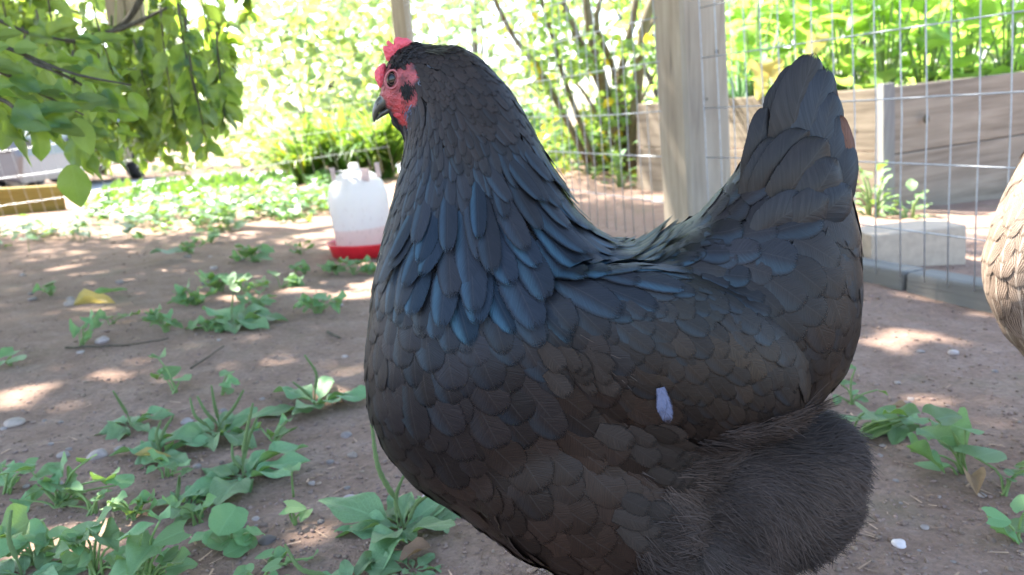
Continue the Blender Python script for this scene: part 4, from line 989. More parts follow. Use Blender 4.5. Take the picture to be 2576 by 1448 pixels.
# ------------------------------------------------------------------ shrubs, trees and clumps beyond the fences
def shrub(name, label, cat, base, rad, hgt, n, size, mat, geo=OV, stems=5, zlo=.1, group=None, stemr=.012, hues=None, clumps=26):
    base = Vector((base[0], base[1], gz(base[0], base[1]))); r = thing(name, base, label, cat, group); acc = Acc()
    cs = [Vector((rad[0] * rv(-1, 1) * .8, rad[1] * rv(-1, 1) * .8, hgt * (zlo + (1 - zlo) * random.random()))) for _ in range(clumps)]
    cs = [c for c in cs if (c.x / rad[0]) ** 2 + (c.y / rad[1]) ** 2 + ((c.z / hgt - .45) / .6) ** 2 < 1.15] or cs
    sg = min(rad) * .22
    for _ in range(n):
        c = random.choice(cs); p = c + Vector((random.gauss(0, sg), random.gauss(0, sg), random.gauss(0, sg)))
        if p.z < .02: p.z = abs(p.z) + .02
        tn = np.array(random.choice(hues)) if hues and random.random() < .3 else np.array((1, 1, 1))
        scatter(acc, geo, p, rdir(-.8, .5), rdir(.1, 1.), size * rv(.7, 1.3), tn * rv(.75, 1.25))
    mobj('crown', acc.mesh('crown', M[mat]), r)['kind'] = 'stuff'
    for k in range(stems):
        e = random.choice(cs) * .95; V, F = tube(spline([Vector((rv(-.08, .08), rv(-.08, .08), -.05)), e * .5 + Vector((rv(-.1, .1), rv(-.1, .1), 0)), e], 8), [stemr * (1 - .7 * i / 7) for i in range(8)], 6)
        mobj('stem', mesh('stem', [tuple(v) for v in V], F, M['bark']), r)
    return r
random.seed(5)
# sunlit shrubs in the middle, blown out by the light
for (u, v, Y, rx, h, lab) in ((690, 360, 10.5, 1.2, 1.9, 'pale sunlit shrub just right of the hanging leaves'), (810, 370, 8.0, 1.0, 1.8, 'broad sunlit shrub behind the waterer'), (930, 370, 8.6, .8, 1.9, 'sunlit shrub with narrow leaves in front of the beak'), (1130, 370, 7.6, .9, 2.0, 'sunlit shrub right behind the hen\'s head')):
    p = at(u, v, Y); shrub('garden_shrub', lab, 'shrub', (p.x, Y), (rx, rx * .8), h, 760, .11, 'shrub', OV if u != 930 else leaf_geo('lance', .2, .1), hues=((1.3, 1.05, .8), (.7, .85, .9)))
for i, (x, y, h, rx) in enumerate(((-9.5, 19, 5.5, 3.2), (-4.8, 21, 6.0, 3.2), (-.6, 18, 5.4, 3.0), (3.4, 16, 5.2, 2.8), (7.8, 17, 5.6, 3.2), (12, 15, 5, 3), (-15, 20, 6, 3.5))):
    shrub('broadleaf_tree', ('far tree above the silver car', 'far tree above the pale tan car', 'far tree straight above the waterer', 'far tree behind the multi-stemmed shrub', 'far tree behind the thick post', 'far tree at the extreme right beyond the bed', 'far tree at the extreme left of the drive')[i], 'tree', (x, y), (rx, rx), h, 1300, .30, 'shrub', SIMPLE, 6, .06, 'trees beyond the garden', .07, clumps=40)

# multi-stemmed shrub between the posts
ms = at(1560, 428, 5.4); ms.z = gz(ms.x, 5.4)
lil = thing('multi_stemmed_shrub', ms, 'tall shrub with many bare brown stems behind the wire, left of the thick post', 'shrub')
for pts, w_ in ((((1600, 430), (1500, 190), (1450, 90), (1395, -40)), 24), (((1570, 430), (1530, 250), (1490, 110), (1470, -40)), 26), (((1560, 430), (1555, 230), (1590, 60), (1605, -40)), 22), (((1600, 420), (1545, 180), (1500, 60), (1530, -50)), 18), (((1590, 430), (1605, 200), (1625, 50), (1660, -40)), 30), (((1480, 410), (1370, 200), (1290, 90), (1230, -30)), 16), (((1500, 420), (1420, 200), (1380, 60), (1350, -30)), 14), (((1640, 420), (1600, 180), (1640, 60), (1690, 0)), 14), (((1570, 420), (1480, 250), (1440, 200), (1420, 160)), 10), (((1590, 300), (1660, 160), (1680, 120), (1700, 100)), 8)):
    part_tube('stem', [at(u, v, 5.4 + rv(-.12, .12)) for u, v in pts], (w_ * .5 * 5.4 / 2006, w_ * .36 * 5.4 / 2006), 'stemwood', lil, 8, 12)
acc = Acc()
for _ in range(2600):
    u = rv(1330, 1720); v = rv(150, 440) if random.random() < .6 else rv(-60, 200); p = at(u, v, rv(5.0, 6.3))
    if p.z < .03 or mnoise.noise((u * .012, v * .012, 2)) < -.05: continue
    scatter(acc, OV, p - ms, rdir(-.8, .5), rdir(.1, 1), rv(.05, .10), np.array((1.9, 1.0, .35)) * rv(.8, 1.1) if random.random() < .06 else np.array((1, 1, 1)) * rv(.6, 1.2))
mobj('crown', acc.mesh('crown', M['shrubg']), lil)['kind'] = 'stuff'

# strap-leaved clump behind the waterer
def strap_clump(name, label, base, n, L0, mat, wscale=1., toward=None, arch=1.):
    base = Vector((base[0], base[1], gz(base[0], base[1]))); r = thing(name, base, label, 'grass clump')
    ms_ = [leaf_mesh('strap', mat, k, curl=.0, fold=.25) for k in range(2)]
    for k in range(n):
        a_ = rv(0, 2 * math.pi); out = Vector((math.cos(a_), math.sin(a_), 0))
        if toward is not None: out = (out + Vector(toward)).normalized()
        L = L0 * rv(.6, 1.15); el = R(rv(48, 82)); C = []; p = out * rv(0, .07); p.z = -.01
        for i in range(9):
            C.append(p.copy()); p = p + (out * math.cos(el) + Vector((0, 0, math.sin(el)))) * L / 8; el -= arch * R(rv(10, 17)) * (.4 + i / 6)
        V = []; U = []; F = []; sd = out.cross(Vector((0, 0, 1)))
        for i, c in enumerate(C):
            t = i / 8; ww = .0085 * wscale * (1 - t ** 3) + .0006; V += [c - sd * ww + Vector((0, 0, ww * .5)), c, c + sd * ww + Vector((0, 0, ww * .5))]; U += [(0, t), (.5, t), (1, t)]
        for i in range(8):
            for j in range(2): q = i * 3 + j; F.append((q, q + 1, q + 4, q + 3))
        mobj('blade', mesh('blade', [tuple(v) for v in V], F, M[mat], True, U, np.tile((*(np.array((1, 1, 1)) * rv(.75, 1.25) if random.random() > .1 else (2.2, 1.3, .5)), 1), (len(V), 1))), r)
for (u, v, lab, n_, L_) in ((770, 452, 'arching strap-leaved clump behind the waterer, leftmost of three', 90, .60), (875, 446, 'arching strap-leaved clump straight behind the waterer, middle of three', 110, .72), (965, 440, 'arching strap-leaved clump below the beak, rightmost of three', 90, .7)):
    b = gp(u, v + 6); strap_clump('daylily_clump', lab, b, n_ + 40, L_ * 1.2, 'strap', 1.7)

# plants in the raised bed
random.seed(9)
bmesh_ = [leaf_mesh('ovate', 'bright', k, curl=.18 + .1 * k, fold=.12, wave=.25) for k in range(3)]
def leafy(name, label, base, n, L0, hgt, meshes, spread=.22, cat='plant', stem='stem', tilt=(20, 80)):
    r = thing(name, base, label, cat)
    for k in range(n):
        t = (k + .5) / n; a_ = k * 2.4 + rv(-.4, .4); z = hgt * t; out = Vector((math.cos(a_), math.sin(a_), 0)); rr = spread * (1 - .55 * t) * rv(.5, 1.1)
        b = out * rr * .45 + Vector((0, 0, z)); e = R(rv(*tilt) * (1 - .5 * (1 - t))); d = out * math.cos(e) + Vector((0, 0, math.sin(e)))
        put_leaf(random.choice(meshes), r, b, d, Vector((0, 0, 1)) - out * .6, L0 * rv(.7, 1.2), rv(.85, 1.15))
        if k % 2 == 0:
            V, F = tube([(out.x * .01, out.y * .01, -.02), tuple(b * .6), tuple(b + d * .02)], [.006, .005, .003], 5); mobj('stem', mesh('stem', [tuple(v) for v in V], F, M['stem']), r)
    return r
BED = [(1905, 205, 3.75, .20, 'broad-leaved plant at the left end of the raised bed'), (2010, 190, 3.9, .22, 'bright green plant behind the hen\'s tail tip'), (2130, 185, 3.6, .22, 'bright green plant just right of the tail tip in the bed'), (2230, 175, 3.45, .22, 'bright green plant above the bed\'s stake'), (2330, 165, 3.5, .23, 'second bright green plant right of the bed\'s stake'), (2430, 160, 3.55, .23, 'third bright green plant right of the bed\'s stake'), (2540, 150, 3.55, .23, 'bright green plant at the right edge of the bed'),
       (2080, 110, 4.4, .25, 'plant in the bed\'s back row behind the tail'), (2190, 100, 4.3, .25, 'plant in the bed\'s back row above the stake'), (2310, 90, 4.3, .25, 'plant in the bed\'s back row, second from the right'), (2450, 80, 4.3, .25, 'plant in the bed\'s back row at the right')]
for (u, v, Y, L_, lab) in BED:
    p = at(u, v, Y); p.z = .385; leafy('bed_plant', lab, p, 34, L_ * .8, .60, bmesh_, .42, tilt=(-25, 75))
yl = [leaf_mesh('heart', 'yellow', k, curl=.25, fold=.2, wave=.3) for k in range(2)]
r = thing('yellowing_leaf_plant', at(1935, 250, 3.35), 'large yellow and rusty leaves just left of the hen\'s tail', 'plant')
for (u, v, s, d) in ((1908, 160, .10, (.1, -.5, -1)), (1938, 165, .085, (.5, -.3, -1)), (1912, 215, .06, (-.2, -.4, -1)), (2052, 90, .09, (-.3, -.4, -1))):
    put_leaf(random.choice(yl), r, at(u, v, 3.35) - r.location, d, (.1, -1, .3), s)
V, F = tube([(0, 0, -.05), tuple(at(1935, 180, 3.35) - r.location), tuple(at(1960, 60, 3.4) - r.location)], .004, 5); mobj('stem', mesh('stem', [tuple(v) for v in V], F, M['stem']), r)
p = at(1865, 230, 3.8); p.z = .37
def tuft_grass(p, lab):
    global gz_
    r = thing('grass_tuft', p, lab, 'grass clump')
    for k in range(70):
        a_ = rv(0, 6.28); out = Vector((math.cos(a_), math.sin(a_), 0)); L = rv(.25, .5); el = R(rv(60, 88)); q = out * rv(0, .09); V = []; U = []; F = []; sd = out.cross(Vector((0, 0, 1)))
        for i in range(7):
            ww = .005 * (1 - (i / 6) ** 2) + .0005; V += [tuple(q - sd * ww), tuple(q + sd * ww)]; U += [(0, i / 6), (1, i / 6)]
            q = q + (out * math.cos(el) + Vector((0, 0, math.sin(el)))) * L / 6; el -= R(rv(6, 22))
        for i in range(6): F.append((2 * i, 2 * i + 1, 2 * i + 3, 2 * i + 2))
        mobj('blade', mesh('blade', V, F, M['blueg'], True, U, np.ones((len(V), 4))), r)
tuft_grass(p, 'blue-green grass tuft between the thick post and the yellow leaves')
# weeds at the foot of the bed and the wire
vi = [leaf_mesh('heart', 'violet', k, curl=.05 + .1 * k, fold=.06 + .1 * k, wave=.12 * k, notch=.06) for k in range(4)]
wd_ = [leaf_mesh('ovate', 'violet', k, curl=.15, fold=.1, wave=.2) for k in range(3)]
for (u, v, n_, L_, h_, lab) in ((1640, 470, 26, .09, .38, 'green weed growing beside the thick post behind the wire'), (1560, 470, 18, .075, .2, 'low green weed second left of the thick post'), (1480, 440, 22, .085, .22, 'leafy weed at the foot of the multi-stemmed shrub'), (1420, 430, 20, .085, .2, 'leafy weed behind the wire next to the hen\'s neck'), (1540, 415, 22, .09, .26, 'leafy weed among the bare stems'), (2195, 540, 24, .05, .17, 'feathery weed between the tail and the bed\'s stake'), (2290, 548, 12, .06, .10, 'small weed behind the concrete block')):
    p = gp(u, v); p.z = gz(p.x, p.y) - .005; leafy('weed', lab, p, n_, L_, h_, wd_, .16, 'weed', tilt=(-10, 60))
for (u, v, rx, h_, lab) in ((1430, 415, .42, .50, 'dense leafy undergrowth right behind the hen\'s neck'), (1590, 425, .40, .45, 'dense leafy undergrowth at the foot of the bare stems')):
    p = gp(u, v); shrub('undergrowth', lab, 'undergrowth', (p.x, p.y), (rx, .3), h_, 620, .085, 'violet', OV, 6, .05, None, .005, ((1.5, .9, .4),), 16)
# clump of dark stuff far behind the bed
p = at(2250, 60, 6.6); shrub('garden_shrub', 'sunny shrub filling the space behind the raised bed', 'shrub', (p.x, 6.6), (2.6, .8), 1.9, 3200, .12, 'bright', OV)

# ------------------------------------------------------------------ plants on the bare soil
random.seed(33)
pl = [leaf_mesh('plantain', 'plantain', k, curl=.10 + .10 * k, fold=.06 + .05 * k, wave=.25 + .1 * k, notch=.07) for k in range(4)]
ro = [leaf_mesh('round', 'violet', k, curl=.08, fold=.05 + .05 * k, wave=.12, notch=.06) for k in range(2)]
def gpt(u, v):
    p = gp(u, v); p.z = gz(p.x, p.y); return p
def msize(u, v): return (gp(u, v) - CAM).dot(fw) / FPX      # metres per pixel on the ground there
SPK = {}
def spike_mesh(k):
    if k not in SPK:
        r = random.Random(k); V, F = tube(spline([(0, 0, 0), (.03 * r.uniform(-1, 1), .02, .3), (.06 * r.uniform(-1, 1), .02 * r.uniform(-1, 1), .65), (.10 * r.uniform(-1, 1), .05 * r.uniform(-1, 1), 1)], 26), [.010 if i < 10 else (.021 + .006 * (i % 2)) * (1 - ((i - 10) / 22) ** 2) for i in range(26)], 7)
        SPK[k] = mesh('seed_spike', [tuple(v) for v in V], F, M['spike'])
    return SPK[k]
def plantain(u, v, size, n, label, spikes=(), aim=None, group=None):
    b = gpt(u, v); k = msize(u, v); r = thing('broadleaf_plantain', b, label, 'plantain', group, 0)
    for i in range(n):
        a_ = (i * 2.39996 + rv(-.3, .3)) if not aim else R(random.choice(aim) + rv(-14, 14)); e = R(rv(2, 26)) if i < n * .8 else R(rv(30, 60)); out = Vector((math.cos(a_), math.sin(a_), 0))
        L = size * k * rv(.75, 1.15) * (1.15 if i < n * .75 else .6); d = out * math.cos(e) + Vector((0, 0, math.sin(e)))
        put_leaf(random.choice(pl), r, out * .004 + Vector((0, 0, .003)), d, Vector((0, 0, 1)) + Vector((rv(-.25, .25), rv(-.25, .25), 0)), L * .92, rv(.78, 1.15))
    for (su, sv, L) in spikes:
        bb = Vector((rv(-.006, .006), rv(-.006, .006), 0)); tip = at(su, sv, b.y + rv(-.02, .03)) - b
        o = mobj('seed_spike', spike_mesh(random.randrange(5)), r); dd = tip - bb; q = dd.to_track_quat('Z', 'Y').to_matrix().to_4x4(); o.matrix_local = Matrix.Translation(bb) @ q @ Matrix.Diagonal((max(.10, dd.length) * 1.0,) * 2 + (dd.length, 1))
    return r
def violet(u, v, leaves, label, size=None, n=None, group=None, hgt=(.4, .9), meshes=None, spread=1., name='violet_plant', cat='violet'):
    """leaves: explicit (u, v, size px) heads, or n random ones"""
    b = gpt(u, v); k = msize(u, v); r = thing(name, b, label, cat, group); meshes = meshes or vi
    L_ = list(leaves)
    for _ in range(n or 0): L_.append((u + rv(-1.1, 1.1) * size * spread, v - rv(*hgt) * size, size * rv(.6, 1.1)))
    for (lu, lv, s) in L_:
        h = at(lu, lv, b.y + rv(-.6, .6) * size_or(s, k)) - b
        if h.z < .008: h.z = .008 + rv(0, .006)
        s_ = s * k; yaw = rv(0, 6.28); out = Vector((math.cos(yaw), math.sin(yaw), 0)); d = out + Vector((0, 0, rv(-.45, .25)))
        nh = Vector((rv(-.45, .45), rv(-.75, .15), 1))
        put_leaf(random.choice(meshes), r, h - out * s_ * .35, d, nh, s_ * .88, rv(.85, 1.1))
        V, F = tube(spline([Vector((rv(-.006, .006), rv(-.006, .006), -.004)), Vector((h.x * .35, h.y * .35, h.z * .6)), h - out * s_ * .35], 6), [.0016, .0015, .0014, .0012, .0011, .001], 5)
        mobj('stem', mesh('stem', [tuple(v_) for v_ in V], F, M['stem']), r)
    return r
def size_or(s, k): return s * k
plantain(590, 822, 112, 13, 'leafy plantain rosette in the middle of the bare soil, lower left of the waterer', ((585, 735, 1),))
plantain(798, 1012, 125, 11, 'plantain rosette close to the hen\'s breast', ((782, 893, 1), (745, 960, 1)))
plantain(548, 1088, 125, 12, 'plantain with several seed spikes at mid left', ((527, 972, 1), (612, 985, 1), (495, 1000, 1), (470, 1010, 1)))
plantain(325, 1062, 92, 9, 'small plantain rosette furthest left among the plantains', ((300, 980, 1),))
plantain(612, 1192, 165, 13, 'large plantain with broad spreading leaves below the spiked one', ((640, 1050, 1), (628, 1010, 1), (575, 1120, 1)))
plantain(405, 1135, 100, 10, 'plantain between the small rosette and the large spreading one', ((430, 1045, 1), (395, 1060, 1)))
plantain(1012, 1335, 190, 13, 'plantain with two tall seed spikes under the hen\'s breast', ((925, 1080, 1), (1006, 1192, 1), (1075, 1240, 1)))
plantain(1040, 1440, 100, 8, 'plantain with nibbled leaves at the bottom edge below the hen')
plantain(880, 1475, 120, 7, 'plantain cut by the bottom edge left of the nibbled one', ((705, 1390, 1),))
plantain(470, 1262, 95, 9, 'low plantain between round-leaved violets at lower left', ((450, 1190, 1),))
plantain(60, 1440, 130, 8, 'plantain with a thick seed spike in the lower left corner', ((15, 1290, 1),))
violet(150, 1262, ((40, 1190, 90), (110, 1190, 80), (150, 1175, 70), (215, 1150, 60), (175, 1225, 80), (265, 1195, 75), (310, 1210, 70), (90, 1240, 60), (60, 1290, 55)), 'spreading violet plant at the left edge above the corner plants', 55, 9, hgt=(-.4, 1.))
violet(90, 1400, ((40, 1330, 100), (95, 1345, 80), (150, 1340, 70), (30, 1390, 80), (120, 1390, 90)), 'violet in the lower left corner with sunlit leaves', 70, 7, hgt=(-.3, .9))
violet(240, 1430, ((215, 1330, 95), (160, 1370, 85), (270, 1360, 90), (190, 1420, 80), (300, 1420, 80), (250, 1300, 70)), 'violet with one sun-bleached leaf near the lower left corner', 70, 7, hgt=(-.2, 1.2))
violet(370, 1470, ((365, 1385, 130), (330, 1340, 90), (430, 1345, 85), (450, 1420, 95), (310, 1430, 90), (400, 1300, 70)), 'violet with the biggest round leaves at the bottom left', 75, 7, hgt=(-.2, 1.2))
violet(590, 1370, ((575, 1292, 105), (545, 1360, 85), (600, 1380, 70), (520, 1390, 80), (640, 1330, 60)), 'violet with one upright round leaf left of the tall-spiked plantain', 60, 6, hgt=(-.2, 1.), meshes=ro)
violet(500, 1300, ((440, 1265, 60), (485, 1280, 60), (520, 1265, 55), (465, 1310, 60)), 'small violet beside the upright round leaf')
violet(735, 1305, ((742, 1272, 55), (765, 1290, 40), (720, 1290, 35)), 'tiny violet seedling left of the tall-spiked plantain')
violet(735, 1235, ((735, 1180, 55),), 'single yellow-green leaf on a stem right of the large plantain')
violet(700, 1420, ((700, 1400, 55), (715, 1415, 40), (670, 1430, 50), (790, 1430, 50)), 'small bright violet at the bottom edge')
violet(440, 985, ((400, 900, 50), (430, 940, 55), (462, 955, 55), (395, 940, 40)), 'little violet on bare soil above the plantains')
violet(205, 870, ((195, 830, 55), (215, 850, 45), (240, 815, 40), (225, 800, 35)), 'small violet below the yellow curled leaf')
violet(25, 920, ((20, 890, 55), (45, 905, 50), (8, 935, 45)), 'violet at the left edge above the sun patch')
violet(280, 815, ((255, 800, 40), (290, 800, 35), (320, 795, 35), (345, 785, 30)), 'row of small leaves right of the yellow curled leaf')
PATCH = [(420, 835, 44, 9, 'violet patch left of the leafy plantain rosette'), (490, 770, 44, 12, 'violet patch above the leafy plantain rosette'), (555, 735, 46, 12, 'violet patch between the rosette and the waterer'), (620, 740, 40, 8, 'sunlit violet patch left below the waterer'), (640, 660, 42, 12, 'violet patch left of the red tray'), (705, 725, 44, 7, 'violet with a taller leaf left below the waterer'), (800, 795, 46, 14, 'bushy weed between waterer and hen\'s breast'), (890, 690, 36, 9, 'sunlit weed in front of the red tray'), (845, 690, 36, 8, 'bright weed at the left foot of the waterer'), (930, 690, 36, 8, 'bright weed by the hen\'s breast below the waterer'), (740, 560, 36, 8, 'weed in sun patch left of the white tank'), (530, 610, 34, 9, 'low violet in the middle of the soil behind'), (475, 640, 34, 6, 'thin violet left of the pale fallen leaf'), (575, 580, 36, 10, 'sunlit weed before the ground cover'), (690, 545, 36, 9, 'weed cluster behind the sun patch'), (130, 745, 34, 6, 'tiny weed at left on dark soil'), (770, 690, 30, 6, 'tiny weed in the bright patch left of the tray'), (525, 835, 38, 8, 'violet just left of the leafy rosette\'s centre'), (650, 775, 40, 9, 'violet right above the leafy rosette'), (755, 640, 30, 5, 'seedling at the left rim of the red tray')]
for (u, v, s, n_, lab) in ((330, 1290, 55, 9, 'violet sprawling between the two corner groups at lower left'), (230, 1280, 50, 7, 'small-leaved violet above the sun-bleached leaf'), (420, 1190, 50, 6, 'violet at the foot of the plantain group'), (690, 1110, 45, 5, 'violet seedlings right of the plantain group'), (560, 985, 42, 4, 'seedlings just above the spiked plantain'), (660, 1470, 55, 6, 'violet cut by the bottom edge left of centre'), (20, 1230, 55, 5, 'violet leaves poking in at the left edge')): violet(u, v, (), lab, s, n_, None, (-.1, 1.1))
for (u, v, s, n_, lab) in PATCH: violet(u, v, (), lab, s, n_, 'violet patches on the soil', (.15, 1.0))
violet(2140, 1110, ((2140, 1050, 80), (2200, 1060, 110), (2235, 1085, 120), (2180, 1030, 75), (2260, 1040, 80), (2290, 1060, 80), (2200, 1130, 80), (2250, 1110, 75), (2300, 1100, 65)), 'violet cluster sprouting behind the hen\'s rear fluff')
violet(2140, 1010, ((2130, 965, 45), (2150, 985, 40), (2105, 1000, 50), (2140, 925, 35), (2165, 1000, 40), (2220, 980, 40)), 'upright weed touching the rear of the hen', meshes=wd_)
violet(2420, 1180, ((2380, 1050, 95), (2400, 1085, 105), (2340, 1095, 80), (2330, 1140, 95), (2390, 1120, 80), (2440, 1090, 80), (2340, 1170, 80)), 'violet in the middle of the soil right of the hen')
violet(2530, 1240, ((2478, 1140, 130), (2550, 1190, 60), (2576, 1170, 60), (2540, 1210, 45)), 'violet with one large leaf on a bent stem near the right edge')
violet(2560, 1370, ((2510, 1300, 70), (2560, 1320, 90), (2575, 1270, 80), (2530, 1345, 60)), 'violet in the lower right corner')

# ------------------------------------------------------------------ ground cover, crumbs, stones and litter
HEARTG = leaf_geo('heart', .1, .08, .1, 5); gc = Acc()
cnt = 0
while cnt < 3600:
    u = rv(-120, 900); v = 440 + abs(random.gauss(0, 1)) * 95 
    lim = 640 - .12 * u + 26 * mnoise.noise((u * .01, 0, 0))
    if v > lim or v < 548 - .15 * u or (u < 215 and v < 582): continue
    if v > lim - 70 and random.random() < .45: continue
    if mnoise.noise((u * .014, v * .03, 9)) < -.22: continue
    p = gpt(u, v); p.z += rv(.01, .075); cnt += 1
    scatter(gc, HEARTG, p, rdir(-.4, .35), Vector((rv(-.5, .5), rv(-.6, .4), 1)), rv(.022, .05), np.array((1, 1, 1)) * rv(.7, 1.3))
    if cnt % 3 == 0:
        V, F = tube([p, p - Vector((rv(-.01, .01), 0, .08))], .0012, 4); gc.add([tuple(q) for q in V], F)
for _ in range(350):                              # a fringe of grass toward the sunny drive
    u = rv(260, 1000); v = 548 - .125 * u + rv(-38, 22); p = gpt(u, v); d = Vector((rv(-.4, .4), rv(-.4, .4), 1))
    scatter(gc, SIMPLE, p, d, Vector((0, -1, .1)), rv(.05, .13), np.array((1.1, 1.1, .9)) * rv(.8, 1.2))
go = tag(mobj('ground_cover', gc.mesh('ground_cover', M['ground'])), 'low green ground cover in front of the left fence', 'ground cover', kind='stuff')
cr = Acc()
ico = bmesh.new(); bmesh.ops.create_icosphere(ico, subdivisions=1, radius=1); ico.verts.ensure_lookup_table()
IV = np.array([tuple(v.co) for v in ico.verts]); IF = [tuple(v.index for v in f.verts) for f in ico.faces]; ico.free()
for _ in range(7000):
    u = rv(-100, 2676); v = 560 + 920 * random.random() ** .8; p = gp(u, v)
    if not .3 < p.y < 3.2: continue
    k = abs(random.gauss(0, 1)); s = (.0008 + .0008 * k) * (1 + .35 * p.y); g = rv(.85, 1.35)
    cr.add(IV * np.array((rv(.7, 1.4), rv(.7, 1.4), rv(.4, .8))) * s * (1 + .25 * rng.standard_normal((12, 1))) + np.array((p.x, p.y, gz(p.x, p.y) + s * .2)), IF, None, np.tile((g, g * rv(.94, 1), g * rv(.9, 1), 1), (12, 1)))
for _ in range(650):
    u = rv(-100, 2676); v = 560 + 920 * random.random() ** .8; p = gp(u, v)
    if not .3 < p.y < 2.6: continue
    a_ = rv(0, 6.28); L = rv(.005, .022); wv = rv(.0004, .0015); d = np.array((math.cos(a_), math.sin(a_), rv(-.05, .25))); q = np.array((-d[1], d[0], 0)); o_ = np.array((p.x, p.y, gz(p.x, p.y) + .002)); g = rv(.7, 2.2)
    cr.add([o_ - q * wv, o_ + q * wv, o_ + d * L + q * wv * .6, o_ + d * L * .95 - q * wv * .6], [(0, 1, 2, 3)], None, np.tile((g * 1.1, g, g * .85, 1), (4, 1)))
tag(mobj('soil_crumbs', cr.mesh('soil_crumbs', M['crumb'])), 'loose crumbs of soil and grit strewn over the bare yard', 'soil crumbs', kind='stuff')
def stone(u, v, spx, label, tone=(1, 1, 1), flat=.6, group=None, name='stone', seed=0):
    p = gpt(u, v); s = spx * msize(u, v) * .5; bm = bmesh.new(); bmesh.ops.create_icosphere(bm, subdivisions=3, radius=1)
    for q in bm.verts:
        n_ = mnoise.noise(q.co * 1.1 + Vector((seed * 7.1 + u, v, 0))); q.co *= 1 + .28 * n_; q.co.z *= flat; q.co.x *= 1.15; q.co *= s
    me_ = bm_mesh(bm, 'stone', M['stone'], True); a_ = me_.color_attributes.new('tone', 'FLOAT_COLOR', 'POINT'); a_.data.foreach_set('color', np.tile((*tone, 1), (len(me_.vertices), 1)).astype(np.float32).ravel())
    o = mobj(name, me_); o.location = p + Vector((0, 0, s * flat * .35)); o.rotation_euler = (0, 0, rv(0, 6)); tag(o, label, 'stone', group)
for i, (u, v, s, lab, tn) in enumerate(((2260, 1378, 34, 'white angular pebble on the soil at lower right', (2.4, 2.4, 2.5)), (180, 765, 34, 'rounded tan stone beside the yellow curled leaf', (1.1, 1, .9)), (258, 862, 34, 'pale stone under the little violet at left', (1.3, 1.2, 1.2)), (35, 1062, 44, 'angular grey-brown stone at the left edge', (1.2, 1.1, 1.0)), (243, 1140, 46, 'flat pale stone left of the plantains', (1.2, 1.1, 1.05)), (158, 1140, 30, 'small stone left of the flat pale stone', (1, .95, .9)), (298, 1118, 24, 'round pebble right of the flat pale stone', (1.1, 1.05, 1.)), (885, 1250, 40, 'angular pale stone left of the hen\'s breast', (1.3, 1.25, 1.3)), (925, 1255, 24, 'rounded pebble right of the angular pale stone', (1.5, 1.45, 1.5)), (870, 1085, 26, 'dark pebble near the hen\'s breast', (.8, .75, .75)), (885, 1138, 24, 'brown pebble under the dark one beside the breast', (.9, .8, .7)), (670, 1345, 40, 'dark lumpy clod beside the round-leaved violet', (.45, .42, .42)), (2398, 1365 - 480, 26, 'pale pebble by the right-hand fence', (1.5, 1.4, 1.4)), (1080, 1255, 36, 'pale pebble in the shade under the breast', (1.3, 1.25, 1.3)), (1045, 1270, 24, 'smaller pebble beside the one under the breast', (1.6, 1.5, 1.5)), (470, 1050, 26, 'round grey stone among the plantains', (1.1, 1.05, 1.05)))): stone(u, v, s, lab, tn, seed=i)
for k in range(60):
    u = rv(0, 930) if k < 40 else rv(2180, 2570); v = rv(640, 1420) if k < 40 else rv(880, 1430); g = rv(.7, 1.2)
    stone(u, v, rv(9, 20), 'small pebble half sunk in the soil left of the black hen' if k < 40 else 'small pebble half sunk in the soil right of the black hen', (g, g * .95, g * .92), .55, 'small pebbles left of the hen' if k < 40 else 'small pebbles right of the hen', 'pebble', k)
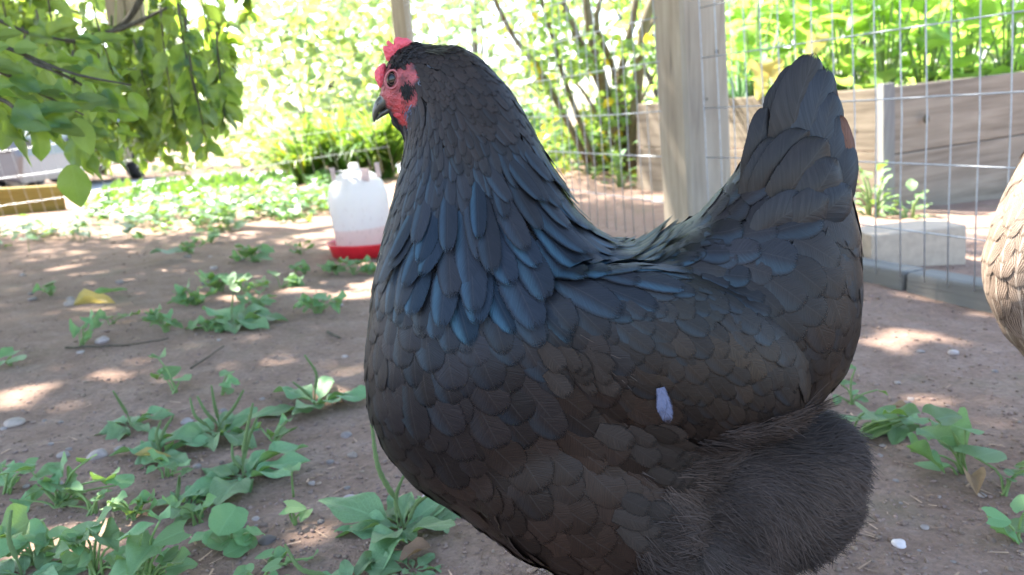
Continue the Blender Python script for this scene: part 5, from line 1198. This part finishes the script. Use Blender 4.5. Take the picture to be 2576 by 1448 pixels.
def litter(name, label, cat, kind, mat, u, v, spx, yaw, curl, fold, wd=1., lift=.004, roll=0.):
    p = gpt(u, v); V, F, U = leaf_geo(kind, curl, fold, .3, int(u)); s = spx * msize(u, v)
    o = mobj(name, mesh(name, V * np.array((wd, 1, 1)) * s, F, M[mat], True, U, np.ones((len(V), 4)))); o.location = p + Vector((0, 0, lift + max(0, curl) * s)); o.rotation_euler = (R(4), R(roll), R(yaw)); tag(o, label, cat)
litter('fallen_leaf', 'curled yellow and brown fallen leaf on dark soil at left', 'leaf', 'ovate', 'yellow', 190, 785, 95, -80, .12, .45, .8, .006, 15)
litter('fallen_leaf', 'narrow green fallen leaf just above the yellow one', 'leaf', 'lance', 'plantain', 230, 750, 85, -58, .05, .3, 1., .004, -25)
litter('fallen_leaf', 'broad silvery fallen leaf lying in the middle of the soil', 'leaf', 'ovate', 'blueg', 380, 662, 85, -88, .1, .1, 1.2, .02)
litter('fallen_leaf', 'pale yellow-green fallen leaf beside the spiked plantains', 'leaf', 'lance', 'yellow', 340, 1155, 100, -100, .1, .3, .8, .006, 10)
litter('dry_leaf', 'crumpled brown dry leaf under the violet at right', 'leaf', 'ovate', 'dry', 2440, 1235, 75, 160, .3, .7, 1.1, .01)
litter('dry_leaf', 'brown dry leaf lying under the tall-spiked plantain', 'leaf', 'ovate', 'dry', 1085, 1400, 85, 120, .2, .4, 1.1, .004)
litter('dry_leaf', 'small orange dry leaf above the spiked plantains', 'leaf', 'ovate', 'dry', 405, 980, 40, 30, .3, .5, 1., .01)
litter('dry_leaf', 'brown leaf scrap in front of the right fence', 'leaf', 'ovate', 'dry', 2290, 1035, 60, 80, .1, .3, .7, .003)
for (pts, r_, lab) in ((((165, 880), (250, 876), (340, 870), (425, 858)), .0022, 'thin dry twig lying across the soil at left'), (((825, 845), (842, 852), (855, 858)), .004, 'short dark stick near the hen\'s breast'), (((2150, 1120), (2230, 1100), (2330, 1075)), .0018, 'thin pale twig among the violets behind the hen'), (((480, 930), (520, 905), (565, 880)), .0016, 'fine bent twig above the plantains')):
    S = spline([gpt(u, v) + Vector((0, 0, r_ + .002)) for u, v in pts], 10); o0 = S[0]; V, F = tube([p - o0 + Vector((0, 0, .003 * mnoise.noise(p * 30))) for p in S], [r_ * (1 - .4 * i / 9) for i in range(10)], 6)
    o = mobj('twig', mesh('twig', [tuple(q) for q in V], F, M['bark'])); o.location = o0; tag(o, lab, 'twig')
